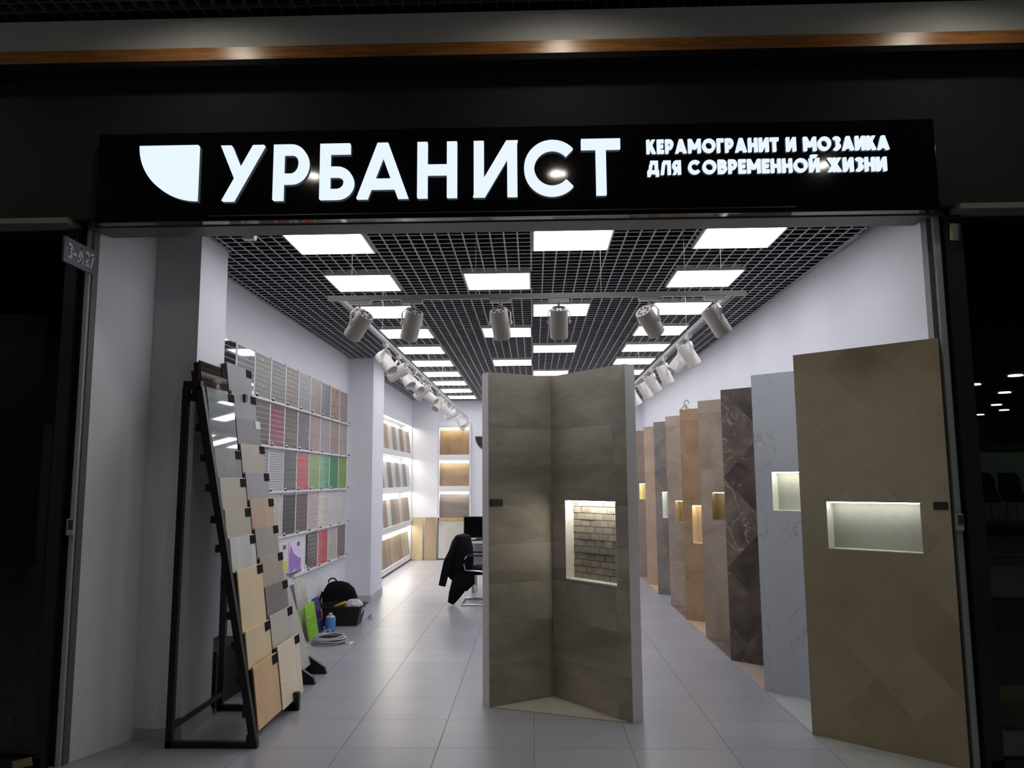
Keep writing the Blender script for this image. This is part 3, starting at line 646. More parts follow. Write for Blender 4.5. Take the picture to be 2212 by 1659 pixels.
for r in range(5):
    s0 = [6.36, 7.0, 7.2, 7.6, 8.6][r]
    rl_ = thing('display_rail', 'thin white wall rail under the %s line of mosaic panels' % RN[r], 'rail', (XL, 8.5, rows_bot[r]-.03), group='white rails on the left wall')
    MB().box(0, .045, s0-8.5, 11.04-8.5, 0, .022).box(0, .008, s0-8.5, 11.04-8.5, -.03, .02).build('shelf', WHITE2, rl_)
    for i in range(10):
        if colY[i] < s0-.1: continue
        y = colY[i]+.443-8.5
        MB().box(.0, .05, y-.028, y+.028, .02, .034).box(.046, .05, y-.028, y+.028, .02, .05).box(.002, .02, y-.014, y+.014, .02, .46 if not (r == 4 and i < 6) else .08).build('bracket', WHITE2, rl_)
for (r, c), (nm_, m) in BRD.items():
    z0, z1 = rows_bot[r], rows_top[r]; wdt = .424
    o = MB().box(0, wdt, -.012, 0, 0, z1-z0).build('mosaic_panel', m, loc=(XL+.006, colY[c], z0-.006), rot=(0, 0, PI/2), bevel=.0015)
    tag(o, '%s mosaic panel on the %s wall rail' % (nm_, RN[r]), 'mosaic panel', 'mosaic panels on the left wall')
# collage boards: yellow and violet patches
def collage(y0, w, z0, h, base, acc, lab, dark):
    t = thing('poster_board', lab, 'poster', (XL+.02, y0, z0), (0, 0, PI/2), 'collage boards left of the lowest mosaic panels')
    MB().box(0, w, -.01, 0, 0, h).build('board', mat('collage_base_'+lab[:5], lin(base, 2), .5), t)
    q = MB().xz([(w*.05, .02), (w*.45, .05), (w*.75, .16), (w*.62, .02+h*.45), (w*.35, h*.62), (w*.1, h*.9), (w*.02, h*.6)], -.012, -.0101)
    q.xz([(w*.5, h*.1), (w*.9, h*.08), (w*.93, h*.42), (w*.55, h*.5)], -.0125, -.0101)
    q.build('picture', mat('collage_acc_'+lab[:5], lin(acc, 2), .5), t)
    q = MB().xz([(w*.6, h*.82), (w*.8, h*.82), (w*.8, h*.95), (w*.6, h*.95)], -.012, -.0101).xz([(0, 0), (w, 0), (w, h*.06), (0, h*.06)], -.0121, -.0101)
    q.build('picture', mat('collage_dark', lin(dark, 2), .5), t)
collage(7.95, .47, .70, .34, (170, 160, 165), (165, 165, 50), 'yellow and grey photo collage board beside the violet one on the left wall', (70, 60, 90))
collage(8.45, .46, .69, .35, (175, 165, 180), (120, 90, 150), 'violet and white photo collage board left of the dark olive mosaic', (60, 50, 70))
tag(MB().box(XL, XL+.016, 7.7, 8.95, 1.03, 1.10).build('mounting_board', WHITE2), 'blank white mounting strip above the collage boards', 'board')
# boards leaning at the wall foot
def lean(y0, w, zb, h, m, lab, xb, lean_=.18, name='mosaic_panel', lo=0.0):
    o = MB().box(0, w, -.012, 0, 0, h).build(name, m, loc=(xb, y0, zb)); o.rotation_euler = (Matrix.Rotation(-lean_, 3, 'Y') @ Matrix.Rotation(PI/2, 3, 'Z')).to_euler()
    return tag(o, lab, 'mosaic panel', 'mosaic panels leaning at the foot of the left wall')
lean(8.36, .30, 0.004, .66, mo('l1', (190, 192, 200), (.2, .1), (205, 205, 210)), 'tall white mosaic panel leaning against the left wall', -2.53)
lean(8.67, .36, 0.004, .68, mo('l2', (188, 184, 172), (.3, .1), (200, 196, 188)), 'tall cream mosaic panel leaning against the left wall', -2.53)
lean(8.08, .22, 0.36, .26, mo('l3', (78, 74, 78), (.2, .13), (90, 88, 90)), 'dark grey mosaic panel standing above a lime one near the second rack', -2.49)
lean(8.12, .24, 0.10, .27, mo('l4', (130, 170, 40), (.2, .13), (150, 190, 90)), 'small lime and green mosaic panel near the second rack', -2.44)
lean(8.46, .36, 0.004, .37, mo('l5', (124, 182, 16), (.18, .12), (150, 200, 70)), 'bright lime mosaic panel standing on the floor by the wall', -2.40)
lean(8.84, .26, 0.004, .385, mo('l6', (44, 30, 96), (.26, .13), (90, 80, 140)), 'deep violet mosaic panel standing on the floor by the wall', -2.42)

# ------------------------------------------------------------------ lit shelving on the left, behind the mid pier
sh = thing('shelving_unit', 'white wall shelving with glowing strips and leaning tile boards, beyond the mid pier', 'shelving', (XL, 14.5, 0))
u = lambda mb, n, m, **k: mb.build(n, m, sh, loc=(-XL, -14.5, 0), **k)
YA, YBB = 11.96, 17.06
bands = [(2.86, 2.97), (2.16, 2.275), (1.455, 1.565), (.74, .85), (.03, .13)]
u(MB().box(XL-.28, XL-.26, YA, YBB, .03, 2.97), 'back_panel', WHITE2)
u(MB().box(XL-.26, XL, YA, YA+.02, .03, 2.97), 'side_panel', WHITE2); u(MB().box(XL-.26, XL, YBB-.02, YBB, .03, 2.97), 'side_panel', WHITE2)
for i, (z0, z1) in enumerate(bands):
    u(MB().box(XL-.26, XL-.0, YA+.02, YBB-.02, z0+.02, z1-.02).box(XL, XL+.02, YA, YBB, z0, z1), 'shelf', WHITE2)
    if i < 4: u(MB().box(XL-.05, XL-.02, YA+.05, YBB-.05, z0+.005, z0+.018), 'light_strip', LED)
SC = [[(150, 118, 98), (215, 208, 196), (168, 148, 128), (225, 216, 205), (150, 140, 134), (215, 212, 208)],
      [(205, 205, 205), (120, 122, 122), (205, 206, 206), (112, 116, 114), (200, 200, 198), (135, 136, 134)],
      [(150, 130, 112), (212, 205, 192), (160, 140, 125), (225, 224, 220), (150, 136, 124), (176, 156, 138), (205, 198, 188), (160, 150, 140)],
      [(196, 182, 158), (205, 190, 165), (160, 138, 115), (172, 150, 128), (190, 170, 145), (176, 156, 132), (160, 145, 125)]]
CN = {0: 'top', 1: 'second', 2: 'third', 3: 'lowest'}
for s_ in range(4):
    cols = SC[s_]; zb = bands[s_+1][1]-.0; zt_ = bands[s_][0]
    y = 13.15; i = 0
    n_ = 9; wd_ = (16.95-y)/n_
    while i < n_:
        c = cols[i % len(cols)]
        m = stone('sb_%d_%d' % (s_, i % len(cols)), lin([v*.9 for v in c], .75), lin(c, .85), rough=.5, scale=3, stretch=(5, 1, .6))
        hh = zt_-zb-.10
        o = MB().box(.012, wd_-.012, -.014, 0, 0, hh).build('tile_board', m, loc=(XL-.02, y, zb-.019)); o.rotation_euler = (Matrix.Rotation(-.10, 3, 'Y') @ Matrix.Rotation(PI/2, 3, 'Z')).to_euler()
        tag(o, '%s tile board, %s from the entrance on the %s lit shelf' % ('light' if sum(c) > 570 else ('dark' if sum(c) < 400 else 'mid-toned'), ORD[i], CN[s_]), 'tile board', 'tile boards on the lit left shelves')
        y += wd_; i += 1

# ------------------------------------------------------------------ lit shelves on the back wall
bs = thing('wall_shelf', 'white framed lit wall shelves with three big stone tiles on the back wall', 'shelving', (-1.73, YB, .8))
ub = lambda mb, n, m, **k: mb.build(n, m, bs, loc=(1.73, -YB, -.8), **k)
X0, X1 = -2.085, -1.40
ub(MB().box(X0, X0+.03, YB-.20, YB, .88, 2.98), 'side_panel', WHITE2); ub(MB().box(X1-.0, X1+.03, YB-.20, YB, .88, 2.98), 'side_panel', WHITE2)
for z0, z1 in ((2.84, 2.98), (2.12, 2.25), (1.445, 1.57), (.80, .88)):
    ub(MB().box(X0+.03, X1, YB-.20, YB-.001, z0, z1), 'shelf', WHITE2 if z0 > .85 else stone('tan_lip', lin((190, 165, 120), .8), lin((210, 185, 140), .8), plane='xz'))
    if z0 > 1: ub(MB().box(X0+.04, X1-.01, YB-.185, YB-.16, z0-.014, z0-.003), 'light_strip', LED)
for (z0, z1, c, nm_, st) in ((2.25, 2.81, (150, 122, 86), 'golden brown stone tile on the top lit back shelf', (1, 1, 1)), (1.57, 2.08, (156, 132, 104), 'sandy beige wavy stone tile on the middle lit back shelf', (.5, 1, 3)), (.88, 1.40, (128, 118, 115), 'grey brown linear wood-look tile on the lowest lit back shelf', (.3, 1, 8))):
    o = MB().box(0, .63, -.012, 0, 0, z1-z0-.01).build('stone_tile', stone('bt_%d' % int(z0*100), lin([v*.86 for v in c], .8), lin(c, 1), rough=.4, scale=3, stretch=st), loc=(X0+.04, YB-.10, z0+.001), rot=(-.09, 0, 0))
    tag(o, nm_, 'tile', 'stone tiles on the lit back shelves')
for (x0, x1, c, nm_) in ((-2.63, -2.40, (196, 178, 140), 'cream upright slab leaning on the back corner pier'), (-2.36, -2.11, (165, 145, 118), 'brownish upright slab leaning on the back corner pier beside the cream one')):
    o = MB().box(0, x1-x0, -.015, 0, 0, .90).build('stone_slab', stone('slab_%d' % int(-x0*100), lin([v*.93 for v in c], .9), lin(c, 1), scale=2, stretch=(1, 1, .5)), loc=(x0, 16.98, 0.002), rot=(-.09, 0, 0)); tag(o, nm_, 'slab', 'slabs leaning at the back')
o = MB().box(0, .60, -.015, 0, 0, .78).build('stone_slab', stone('slab_w', lin((170, 168, 165), .9), lin((195, 193, 190), 1), scale=2, veins=((.3, .3, .3), 2, .03, .3)), loc=(-2.06, 17.0, .03), rot=(-.09, 0, 0)); tag(o, 'pale marble slab leaning under the back wall shelves', 'slab', 'slabs leaning at the back')
# quarter-disc logo on the back wall
q = [(0, 0)]+[(-.32*math.cos(PI/2*i/20), -.32*math.sin(PI/2*i/20)) for i in range(21)]
tag(MB().xz(q, -.02, 0).build('wall_logo', BLACKM, loc=(-.96, YB-.001, 2.655)), 'black quarter disc emblem on the white back wall', 'logo')

# ------------------------------------------------------------------ lighting track and spotlights
ZTK = 3.0; YT0 = 5.47; XTL, XTR = -1.385, 1.42
trk = thing('lighting_track', 'suspended U-shaped spotlight track below the ceiling', 'track', (0, YT0, ZTK))
TM = mat('track_metal', (.68, .66, .60), .45)
MB().box(-1.47, 1.53, -.018, .018, -.017, .017).build('front_bar', TM, trk)
for x in (XTL, XTR):
    MB().box(x-.017, x+.017, .018, 11.2, -.017, .017).build('side_bar', mat('track_white', (.6, .6, .6), .4), trk)
WM = mat('wire', (.5, .5, .5), .4)
for x, y in ((-1.30, 0), (-.4, 0), (.5, 0), (1.10, 0), (1.36, 0)): MB().tube([(x, y, .015), (x, y, ZC-ZTK+.02)], .0018, 6).build('suspension_wire', WM, trk)
for x in (XTL, XTR):
    for y in (1.6, 3.2, 4.8, 6.4, 8.0, 9.6): MB().tube([(x, y, .015), (x, y, ZC-ZTK+.02)], .0018, 6).build('suspension_wire', WM, trk)
HR = .064
def make_spot():
    t = thing('track_spotlight', '', 'spotlight')
    MB().box(-.085, .085, -.018, .018, -.05, -.017).build('adapter', LAMPW, t, bevel=.003)
    return t
_sp = {}
def spot(pos, d, label, along='x'):
    """pos = point on the track, d = aiming direction"""
    d = Vector(d).normalized()
    t = thing('track_spotlight', label, 'spotlight', pos, group='spotlights on the suspended track')
    if 'ad' not in _sp:
        _sp['ad'] = MB().box(-.075, .075, -.017, .017, -.046, -.017).tube([(0, 0, -.046), (0, 0, -.075)], .011, 10).build('adapter', LAMPW, t, bevel=.003)
        yk = MB(); # yoke in local: hinge axis X
        pts = [(-HR-.012, 0, -.20), (-HR-.012, 0, -.12), (-HR*.55, 0, -.078), (HR*.55, 0, -.078), (HR+.012, 0, -.12), (HR+.012, 0, -.20)]
        for a_, b_ in zip(pts[:-1], pts[1:]): yk.bar(a_, b_, .006, .022, (0, 1, 0))
        yk.lathe([(.014, 0), (.014, .012)], 12, Matrix.Translation((-HR-.022, 0, -.195)) @ Matrix.Rotation(PI/2, 4, 'Y')).lathe([(.014, 0), (.014, .012)], 12, Matrix.Translation((HR+.010, 0, -.195)) @ Matrix.Rotation(PI/2, 4, 'Y'))
        _sp['yk'] = yk.build('yoke', LAMPW, t)
        b = MB().lathe([(HR*.80, .098), (HR*.93, .10), (HR, .088), (HR, -.11), (HR-.006, -.115), (HR-.008, -.108), (HR*.8, -.06), (HR*.3, -.03)], 28)
        _sp['b'] = b.build('lamp_body', LAMPW, t, smooth=True)
        v = MB()
        for k in range(8):
            m_ = Matrix.Rotation(2*PI*k/8, 4, 'Z')
            v.box(HR*.38, HR*.72, -.006, .006, .0985, .1005, m_)
        _sp['v'] = v.build('vent', BLACKM, _sp['b'])
        parts = [_sp['ad'], _sp['yk'], _sp['b']]
    else:
        parts = []
        for k in ('ad', 'yk', 'b'):
            c = _sp[k].copy(); COL.objects.link(c); c.parent = t; parts.append(c)
        v = _sp['v'].copy(); COL.objects.link(v); v.parent = parts[2]
    ad, yk, b = parts
    if along == 'y': ad.rotation_euler = (0, 0, PI/2)
    hx = Vector((d.y, -d.x, 0)) if math.hypot(d.x, d.y) > .1 else Vector((1, 0, 0)); hx.normalize()
    hx = hx.cross(Vector((0, 0, 1))).cross(Vector((0, 0, 1)))*-1 if False else hx
    yk.rotation_euler = (0, 0, math.atan2(hx.y, hx.x))
    zax = -d; xax = hx; yax = zax.cross(xax).normalized(); xax = yax.cross(zax).normalized()
    M_ = Matrix((xax, yax, zax)).transposed().to_4x4()
    b.rotation_euler = M_.to_euler(); b.location = (0, 0, -.195)
    return t
fr = [(-1.24, (-.55, .45, -.62)), (-.86, (-.28, .45, -.85)), (-.225, (.12, .5, -.85)), (.195, (0, .42, -.85)), (.84, (.5, .55, -.62)), (1.31, (.5, .1, -.78))]
for i, (x, d) in enumerate(fr):
    spot((x, YT0, ZTK), d, 'pale cylinder spotlight on the front bar of the track, %s from the left' % ORD[i])
ls = [(7.25, (.55, -.25, -.7)), (7.95, (-.75, .2, -.35)), (8.45, (.4, -.3, -.6)), (9.1, (.5, -.4, -.5)), (9.7, (-.5, .3, -.5)), (10.4, (.6, -.2, -.5)), (11.3, (-.3, -.5, -.6)), (12.2, (.5, .3, -.6)), (13.2, (-.8, .1, -.35)), (14.8, (.4, -.2, -.7)), (15.7, (-.5, .1, -.6))]
for i, (y, d) in enumerate(ls):
    spot((XTL, y, ZTK), d, 'white spotlight on the left side bar of the track, %s from the entrance' % ORD[i], 'y')
rs_ = [(7.0, (.45, .1, -.72)), (7.45, (-.5, .0, -.6)), (8.3, (.35, .1, -.8)), (9.15, (.5, .1, -.75)), (9.8, (.5, .1, -.8)), (10.8, (.5, 0, -.8)), (12, (.5, 0, -.8))]
for i, (y, d) in enumerate(rs_):
    spot((XTR, y, ZTK), d, 'white spotlight on the right side bar of the track, %s from the entrance' % ORD[i], 'y')

# ------------------------------------------------------------------ backpack, crate and tools
bp_ = thing('backpack', 'black backpack propped against the left wall behind the crate', 'backpack', (-2.41, 9.84, 0), (0, 0, .12))
def supers(cx_, cy_, a_, b_, z, n=24, e=2.6): return [(cx_+a_*math.copysign(abs(math.cos(t))**(2/e), math.cos(t)), cy_+b_*math.copysign(abs(math.sin(t))**(2/e), math.sin(t)), z) for t in [2*PI*k/n for k in range(n)]]
MB().rings([supers(.0, 0, .20, .10, .0), supers(0, 0, .225, .13, .03), supers(0, 0, .225, .135, .15), supers(-.005, .005, .215, .125, .27), supers(-.015, .02, .185, .11, .36), supers(-.03, .03, .13, .085, .425), supers(-.04, .035, .06, .045, .45)]).build('bag_body', FABRIC, bp_, smooth=True)
MB().rings([supers(.0, -.11, .15, .045, .04), supers(0, -.125, .16, .06, .10), supers(0, -.12, .15, .05, .2), supers(0, -.10, .10, .03, .25)]).build('front_pocket', FABRIC, bp_, smooth=True)
MB().tube([(-.10+.05*math.cos(t), .02, .44+.05*math.sin(t)) for t in [PI*i/10 for i in range(11)]], .009, 8).build('handle', FABRIC, bp_, smooth=True)
MB().tube([(-.205, -.06, .34), (-.235, -.10, .24), (-.225, -.11, .12), (-.19, -.08, .03)], .014, 8).build('shoulder_strap', FABRIC, bp_, smooth=True)
MB().box(-.212, -.196, -.136, -.130, .04, .12).box(-.216, -.204, -.126, -.120, .16, .24).build('reflective_strip', mat('reflective', (.5, .5, .5), .4), bp_)
ct = thing('storage_crate', 'black plastic crate of tools on the floor in front of the backpack', 'crate', (-2.31, 9.5, 0))
def taper(x0, x1, y0, y1, z0, X0_, X1_, Y0_, Y1_, z1, th, mb):
    o_ = [(x0, y0, z0), (x1, y0, z0), (x1, y1, z0), (x0, y1, z0)]; O = [(X0_, Y0_, z1), (X1_, Y0_, z1), (X1_, Y1_, z1), (X0_, Y1_, z1)]
    I = [(X0_+th, Y0_+th, z1), (X1_-th, Y0_+th, z1), (X1_-th, Y1_-th, z1), (X0_+th, Y1_-th, z1)]; i_ = [(x0+th, y0+th, z0+th), (x1-th, y0+th, z0+th), (x1-th, y1-th, z0+th), (x0+th, y1-th, z0+th)]
    mb.rings([o_, O, I, i_]); return mb
taper(-.20, .215, -.14, .14, 0, -.255, .265, -.17, .17, .225, .008, MB()).build('crate_shell', mat('black_plastic', (.006, .006, .006), .5), ct)
MB().box(-.275, .285, -.185, -.168, .212, .228).box(-.275, .285, .168, .185, .212, .228).box(-.275, -.258, -.168, .168, .212, .228).box(.268, .285, -.168, .168, .212, .228).build('rim', mat('black_plastic', (.006, .006, .006), .5), ct)
ORG = mat('orange_plastic', (.75, .28, .01), .4)
hm = thing('hand_tool', 'tool with an orange yellow handle sticking out of the black crate', 'tool', (-2.28, 9.5, .2))
MB().tube([(-.10, -.04, .01), (-.04, -.05, .03), (.03, -.06, .055), (.045, -.06, .06)], [.010, .016, .021, .012], 10).build('handle', mat('yellow_plastic', (.85, .42, .02), .4), hm, smooth=True)
MB().bar((-.16, -.03, -.05), (-.10, -.04, .01), .012, .012).build('shaft', GREYM, hm)
bg = MB(); rs2 = []
rb = random.Random(11)
for j, (z, a_) in enumerate([(.12, .10), (.19, .12), (.24, .105), (.275, .06), (.285, .02)]):
    rs2.append([(p[0]*(1+rb.uniform(-.12, .12)), p[1]*(1+rb.uniform(-.12, .12)), p[2]+rb.uniform(-.012, .012)) for p in supers(0, 0, a_, a_*.9, z, 16, 2)])
bg.rings(rs2); tag(bg.build('plastic_bag', mat('translucent_plastic', (.55, .55, .58), .25), loc=(-2.16, 9.5, 0)), 'crumpled clear plastic bag lying in the right end of the crate', 'bag')
og = thing('traffic_cone_tool', 'orange plastic tool case standing on the floor left of the crate', 'tool case', (-2.535, 9.28, 0))
og.name = 'tool_case'
MB().rings([[(-.045, -.06, 0), (.04, -.06, 0), (.04, .06, 0), (-.045, .06, 0)], [(-.02, -.05, .12), (.05, -.05, .12), (.05, .05, .12), (-.02, .05, .12)], [(.01, -.03, .21), (.045, -.03, .21), (.045, .03, .21), (.01, .03, .21)]]).build('case_body', ORG, og, bevel=.006)
MB().box(-.02, .03, -.064, -.058, .05, .10).build('latch', mat('dark_orange', (.25, .05, .01), .5), og)
cn = thing('spray_can', 'blue spray can with a pale cap in front of the black crate', 'can', (-2.325, 9.06, 0))
MB().lathe([(.052, 0), (.058, .006), (.058, .145), (.05, .158)], 28).build('can_body', mat('can_blue', (.10, .25, .55), .3), cn, smooth=True)
MB().lathe([(.05, .158), (.042, .168), (.022, .172), (.022, .195), (.016, .20)], 20).build('cap', mat('can_cap', (.5, .5, .46), .4), cn, smooth=True)
co = thing('cable_coil', 'coiled grey cable ring lying on the floor before the crate', 'cable', (-2.17, 8.42, 0))
PALE = mat('cable_pale', (.42, .42, .44), .3)
for j in range(9):
    r_ = (.158, .172, .146, .178, .165, .152, .174, .160, .148)[j]; z = (.010, .012, .012, .030, .034, .036, .052, .056, .070)[j]
    MB().tube([(r_*math.cos(t)*(1+.02*math.sin(2*t+j)), r_*math.sin(t)*(1+.03*math.cos(t+2*j)), z+.005*math.sin(2*t+j*1.7)) for t in [2*PI*k/40 for k in range(40)]], .0085, 8, closed=True).build('cable_turn', BLACKM if j in (2, 5) else PALE, co, smooth=True)
MB().tube([(.15, 0, .08), (.05, .07, .088), (-.06, .03, .078), (-.12, -.05, .07)], .007, 8).build('cable_end', PALE, co, smooth=True)
MB().tube([(-.02, .15, .06), (-.05, .19, .1), (-.09, .18, .09), (-.1, .12, .06)], .007, 8).build('cable_end', PALE, co, smooth=True)
PF = mat('plastic_film', (.5, .5, .54), .15)
for (x, y, s_, lab) in ((-2.40, 8.26, .07, 'scrap of clear film left of the cable coil'), (-1.93, 8.36, .06, 'scrap of clear film right of the cable coil'), (-2.03, 9.85, .035, 'little grey wad on the floor by the mid pier')):
    mm_ = MB(); mm_.rings([[(p[0]*(1+rb.uniform(-.35, .35)), p[1]*(1+rb.uniform(-.35, .35)), p[2]+abs(rb.uniform(0, .006))) for p in supers(0, 0, s_*a_, s_*.7*a_, z, 12, 2)] for a_, z in ((1, .001), (.8, .012), (.3, .022 if s_ > .04 else .05))])
    tag(mm_.build('film_scrap', PF, loc=(x, y, 0)), lab, 'litter')

# ------------------------------------------------------------------ desk, monitor, chair and jacket at the back
dk = thing('desk', 'white desk partly hidden behind the central display stand', 'desk', (-.45, 12.35, 0))
MB().box(-.52, .8, -.36, .36, .735, .765).build('desktop', WHITE2, dk, bevel=.003)
for x in (-.48, .76):
    MB().box(x-.02, x+.02, -.33, -.29, 0, .735).box(x-.02, x+.02, .29, .33, 0, .735).box(x-.02, x+.02, -.29, .29, .0, .03).build('leg', GREYM, dk)
MB().box(-.46, .74, .2, .215, .35, .73).build('modesty_panel', mat('desk_grey', (.3, .3, .33), .5), dk)
mt = thing('monitor', 'black computer monitor on the desk behind the central stand', 'monitor', (-.80, 12.5, .765))
MB().box(-.31, .27, -.02, .015, .02, .355).build('screen_housing', BLACKM, mt, bevel=.006)
MB().box(-.295, .255, -.023, -.0201, .035, .34).build('screen', BLACKG, mt)
MB().box(-.03, .03, .015, .04, .0, .2).box(-.12, .12, -.08, .10, 0, .012).build('stand', BLACKM, mt)
kb = tag(MB().box(-.95, -.62, 12.08, 12.22, .765, .785).build('keyboard', BLACKM, bevel=.004), 'black keyboard lying in front of the monitor', 'keyboard')
ch = thing('visitor_chair', 'black visitor chair with chrome sled base, jacket over its back', 'chair', (-.72, 11.1, 0))
MB().rings([supers(.08, 0, .24, .23, .40, 24, 4), supers(.08, 0, .26, .25, .42, 24, 4), supers(.08, 0, .26, .25, .47, 24, 4), supers(.08, 0, .22, .22, .495, 24, 4)]).build('seat', FABRIC, ch, smooth=True)
bk = MB(); rr_ = []
for i in range(9):
    z = .52+.38*i/8; x = -.20-.10*(i/8); rr_.append([(x+(-.02 if s_ else .02), yv, z) for s_, yv in ((0, -.22+.02*(i == 8)), (0, .22-.02*(i == 8)), (1, .22), (1, -.22))])
bk.rings(rr_); bk.build('backrest', FABRIC, ch, bevel=.01)
for s_ in (-1, 1):
    y = .27*s_
    MB().tube([(-.30, y*.85, .84), (-.26, y, .62), (-.22, y, .47), (.26, y, .43), (.33, y, .38), (.34, y, .08), (.31, y, .014), (-.24, y, .014), (-.27, y, .014)], .0125, 10).build('sled_leg', CHROME, ch, smooth=True)
    MB().box(-.20, .12, y-.025, y+.025, .655, .68).build('armrest', BLACKM, ch, bevel=.006)
    MB().tube([(.12, y, .66), (.16, y, .6), (.17, y, .45)], .0125, 8).tube([(-.2, y, .66), (-.25, y, .6)], .0125, 8).build('arm_tube', CHROME, ch, smooth=True)
MB().tube([(-.27, -.27, .014), (-.27, .27, .014)], .0125, 8).tube([(.2, -.27, .415), (.2, .27, .415)], .0125, 8).build('cross_tube', CHROME, ch, smooth=True)
jk = thing('jacket', 'black jacket draped over the chair back with sleeves hanging to the floor', 'jacket', (-1.02, 11.08, 0))
rj = random.Random(2)
def wob(ring, a_): return [(p[0]+rj.uniform(-a_, a_), p[1]+rj.uniform(-a_, a_), p[2]+rj.uniform(-a_, a_)) for p in ring]
MB().rings([wob(supers(.02-.04*0, 0, a_, b_, z, 22, 2.2), .008) if False else wob(supers(cx_, 0, a_, b_, z, 22, 2.2), .008) for z, cx_, a_, b_ in
    ((.935, .02, .05, .16), (.92, .02, .10, .24), (.86, .01, .135, .28), (.74, -.0, .165, .29), (.6, -.02, .19, .29), (.48, -.03, .20, .27), (.38, -.01, .19, .25), (.30, .02, .15, .2))]).build('jacket_body', FABRIC, jk, smooth=True)
MB().tube([(-.08, -.24, .74), (-.16, -.27, .58), (-.20, -.28, .42), (-.235, -.28, .27)], [.06, .06, .055, .05], 12).build('sleeve', FABRIC, jk, smooth=True)
MB().tube([(.05, -.16, .40), (.0, -.2, .28), (-.07, -.22, .14), (-.12, -.22, .03)], [.13, .12, .085, .045], 12).tube([(.1, -.16, .42), (.12, -.18, .3), (.06, -.2, .2)], [.1, .085, .04], 12).build('coat_tail', FABRIC, jk, smooth=True)

# ------------------------------------------------------------------ stickers, lock plates on the glass edges
st = thing('sticker', 'pale sticker with a blue edge at the top of the right glass', 'sticker', (2.655, 4.794, 3.215), (0, .06, 0))
MB().box(-.03, .02, -.001, .0, -.057, .053).build('paper', mat('sticker_paper', (.45, .44, .36), .6), st)
MB().box(.02, .034, -.001, .0, -.055, .053).build('blue_edge', mat('sticker_blue', (.02, .13, .3), .6), st)
for x, lab, s_ in ((-2.868, 'small door lock plate on the left glass edge', -1), (2.558, 'pale door contact with a dark face on the right glass edge', 1)):
    t = thing('lock_plate', lab, 'lock', (x, 4.825, 1.42))
    MB().box(-.022, .022, -.02, .0, -.05, .05).build('housing', mat('lock_pale', (.45, .45, .42), .4), t, bevel=.002)
    MB().box(-.012, .018, -.023, -.0201, -.015, .042).build('dark_face', mat('lock_dark', (.05, .06, .05), .3), t)

# ------------------------------------------------------------------ what stands behind the left glass
bn = thing('advert_banner', 'dark red banner with pale letters low behind the left glass', 'banner', (-3.03, 5.02, 0))
MB().box(-1.6, 0, 0, .03, 0, .383).build('banner_face', mat('banner_red', (.13, .014, .014), .5), bn)
def small(text, x0, z, h, parent, m, y=-.003):
    x = x0
    for c in text:
        w_ = WID[c]*h; glyph_mb(c, w_, .11, h, .003).build('letter', m, parent, loc=(x, y+.002, z)); x += w_+.012
LB = mat('banner_letter', (.22, .21, .21), .6)
small('Ы', -.325, .175, .075, bn, LB); small('ТОРЫ', -.375, .05, .075, bn, LB)
tag(MB().box(-.06, .06, -.001, 0, -.024, .024).build('sticker', mat('sticker_yellow', (.32, .28, .14), .6), loc=(-3.06, 4.795, .035), rot=(0, -.22, 0)), 'yellowish tilted sticker low on the left glass frame', 'sticker')
tag(MB().box(-5.2, -3.66, 6.0, 6.03, 0, 1.42).build('partition_screen', mat('pale_green_panel', (.16, .21, .16), .7)), 'pale greenish low screen behind the left glass', 'screen')
tag(MB().xz([(-5.2, .35), (-4.05, .80), (-3.78, 1.08), (-3.78, 3.0), (-5.2, 3.0)], 5.86, 5.9).build('hanging_board', BLACKM), 'big black slanted board behind the left glass', 'board')
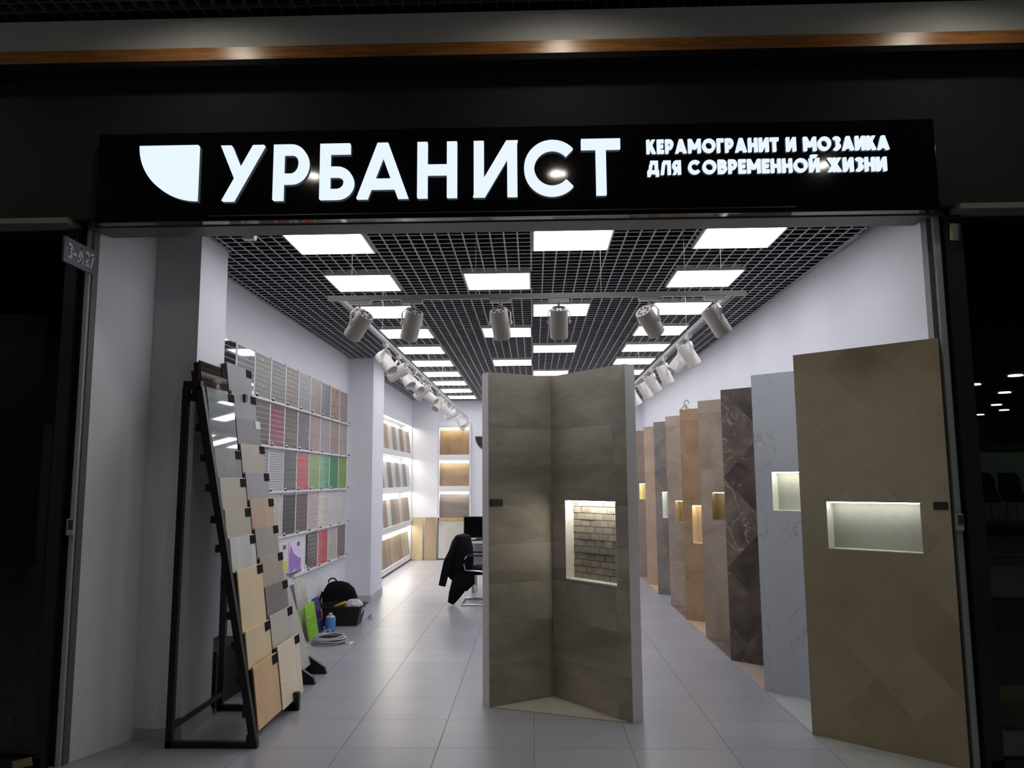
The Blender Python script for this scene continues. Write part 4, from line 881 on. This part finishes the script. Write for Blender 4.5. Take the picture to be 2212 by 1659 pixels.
tag(MB().box(-3.80, -3.71, 5.9, 5.96, 0, 2.14).build('post', mat('pale_green_panel', (.16, .21, .16), .7)), 'slim pale post behind the left glass', 'post')

# ------------------------------------------------------------------ what stands behind the right glass
cbn = thing('display_cabinet', 'dark cabinet with a pale backed top bay behind the right glass', 'cabinet', (3.75, 6.1, 0))
MB().box(-.42, 1.2, .0, .04, 0, .75).box(-.42, 1.2, 0, .5, 1.30, 1.34).box(-.42, 1.2, 0, .5, .75, .79).box(-.42, -.36, 0, .5, 0, 1.93).box(-.42, 1.2, 0, .04, 1.89, 1.93).build('cabinet_body', mat('dark_cabinet', (.02, .02, .02), .4), cbn)
MB().box(-.36, 1.2, .48, .5, 1.34, 1.89).build('back_panel', mat('cabinet_back', (.16, .20, .16), .7), cbn)
for i, x in enumerate((3.56, 3.76, 3.98)):
    t = thing('shell_chair', 'small black shell chair on the cabinet shelf behind the right glass, %s from the left' % ORD[i], 'chair', (x, 6.3, 1.34), group='black chairs behind the right glass')
    MB().rings([supers(-.02, 0, .07, .02, .38, 16), supers(0, 0, .085, .025, .34, 16), supers(.0, .0, .09, .03, .24, 16), supers(.02, -.03, .085, .06, .17, 16), supers(.02, -.04, .06, .06, .15, 16)]).build('seat_shell', FABRIC, t, smooth=True)
    for sx in (-1, 1):
        for sy in (-1, 1): MB().tube([(.01+.03*sx, -.03+.03*sy, .16), (.01+.055*sx, -.03+.05*sy, 0)], .006, 6).build('leg', GREYM, t)
pf = thing('pouf', 'olive yellow pouf low behind the right glass', 'pouf', (3.42, 5.75, 0))
MB().rings([supers(0, 0, .26, .2, .02, 24, 5), supers(0, 0, .28, .22, .05, 24, 5), supers(0, 0, .28, .22, .16, 24, 5), supers(0, 0, .25, .2, .19, 24, 5)]).build('cushion', mat('olive_fabric', (.16, .15, .03), .8, noise=.15), pf, smooth=True)
MB().box(-.25, .25, -.19, .19, 0, .02).build('base', BLACKM, pf)
tag(MB().box(3.28, 4.6, 6.02, 6.09, 1.03, 1.10).build('shelf_bar', mat('dim_bar', (.10, .10, .10), .5)), 'dim horizontal bar on the cabinet front behind the right glass', 'bar')
